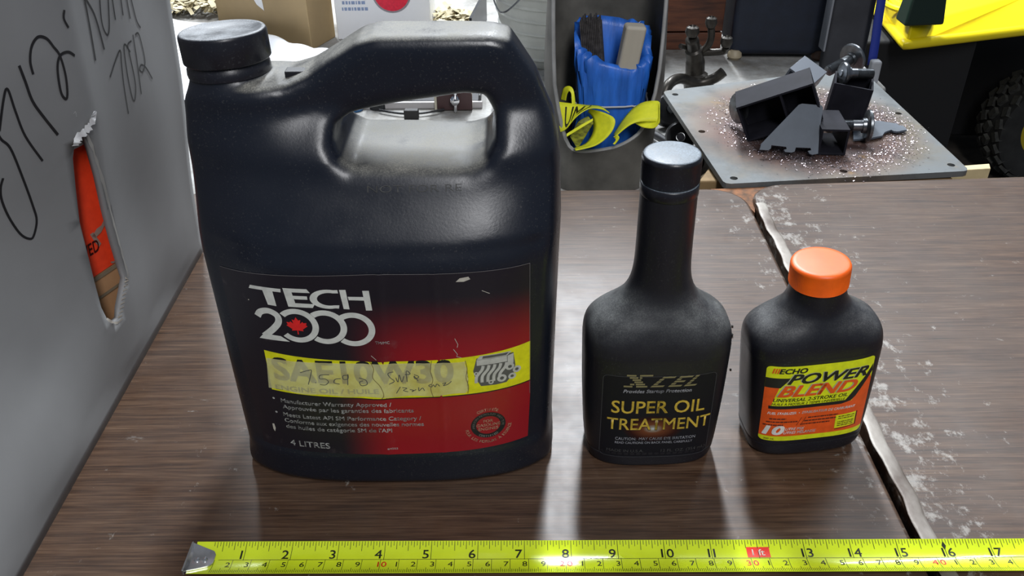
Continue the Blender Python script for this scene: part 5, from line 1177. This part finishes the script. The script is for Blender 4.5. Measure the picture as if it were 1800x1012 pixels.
q = onZ(1580, 8, zt) - mo; MB().tube([q + Vector((.05 * math.cos(a) * .6, .06 * math.sin(a), .002)) for a in [2 * PI * k / 24 for k in range(24)]], .007, 8, True).build('moulded_ring', M_YEL, MW, smooth=True)
q = onZ(1617, 40, zt) - mo; M_GRN = mat('dark_green_plastic', (.008, .022, .014), .4)
mb = MB(); mb.rings([[q + Vector((x, y, z)) for x, y in ((-w_, -d_), (w_, -d_ + .01), (w_ + .005, d_), (-w_, d_))] for z, w_, d_ in ((0, .045, .03), (.05, .040, .026), (.12, .028, .02), (.25, .026, .02))]); mb.build('green_lever', M_GRN, MW, bevel=.006)
MB().box(.80 - mo.x, 1.08 - mo.x, 2.0 - mo.y, 2.68 - mo.y, .13, zl - .02 - FLOOR_Z).build('chassis', mat('black_chassis', (.006, .006, .007), .7), MW, bevel=.01)  # carries the fender; its black also stands in for the shade below
MB().box(1.081 - mo.x, 1.80 - mo.x, 2.46 - mo.y, 2.68 - mo.y, .05, zl - .02 - FLOOR_Z).build('dark_infill', mat('infill_black', (.006, .006, .007), .7), MW, bevel=.01)  # black block added to stand in for the dark behind the tyre
def tyre(c, R):
    T = Matrix.Translation(Vector(c) - mo) @ Matrix.Rotation(PI / 2, 4, 'X'); M_TY = mat('dusty_tyre_rubber', (.022, .022, .021), .8, var=.4, vscale=30); M_KN = mat('dusty_tyre_knobs', (.10, .10, .085), .85, col2=(.02, .02, .02), vscale=40)
    ty = MB().lathe([(R * .5, -.05), (R * .7, -.065), (R * .88, -.062), (R * .94, -.03), (R * .95, 0), (R * .94, .03), (R * .88, .062), (R * .7, .065), (R * .5, .05)], 56, T, True).build('tyre', M_TY, MW, smooth=True)
    km = MB().box(-.010, .010, -.013, .013, -.008, .012).mesh('knob'); km.materials.append(M_KN)
    for k in range(26):
        for j, x in enumerate((-.048, -.016, .016, .048)):
            a = 2 * PI * (k + .5 * (j % 2)) / 26; o = bpy.data.objects.new('knob', km); COL.objects.link(o); o.parent = ty
            o.matrix_local = T @ Matrix.Rotation(a, 4, 'Z') @ Matrix.Translation((R * (.93 if abs(x) < .04 else .87), 0, x)) @ Matrix.Rotation(PI / 2, 4, 'Y') @ Matrix.Rotation(.5 if j % 2 else -.5, 4, 'Z')
    MB().lathe([(.0005, -.03), (R * .2, -.035), (R * .45, -.02), (R * .52, -.045), (R * .52, .045), (.0005, .03)], 32, T).build('wheel_rim', mat('yellow_rim', (.5, .38, .01), .5), MW, smooth=True)
tyre((1.475, 2.28, FLOOR_Z + .168), .166)
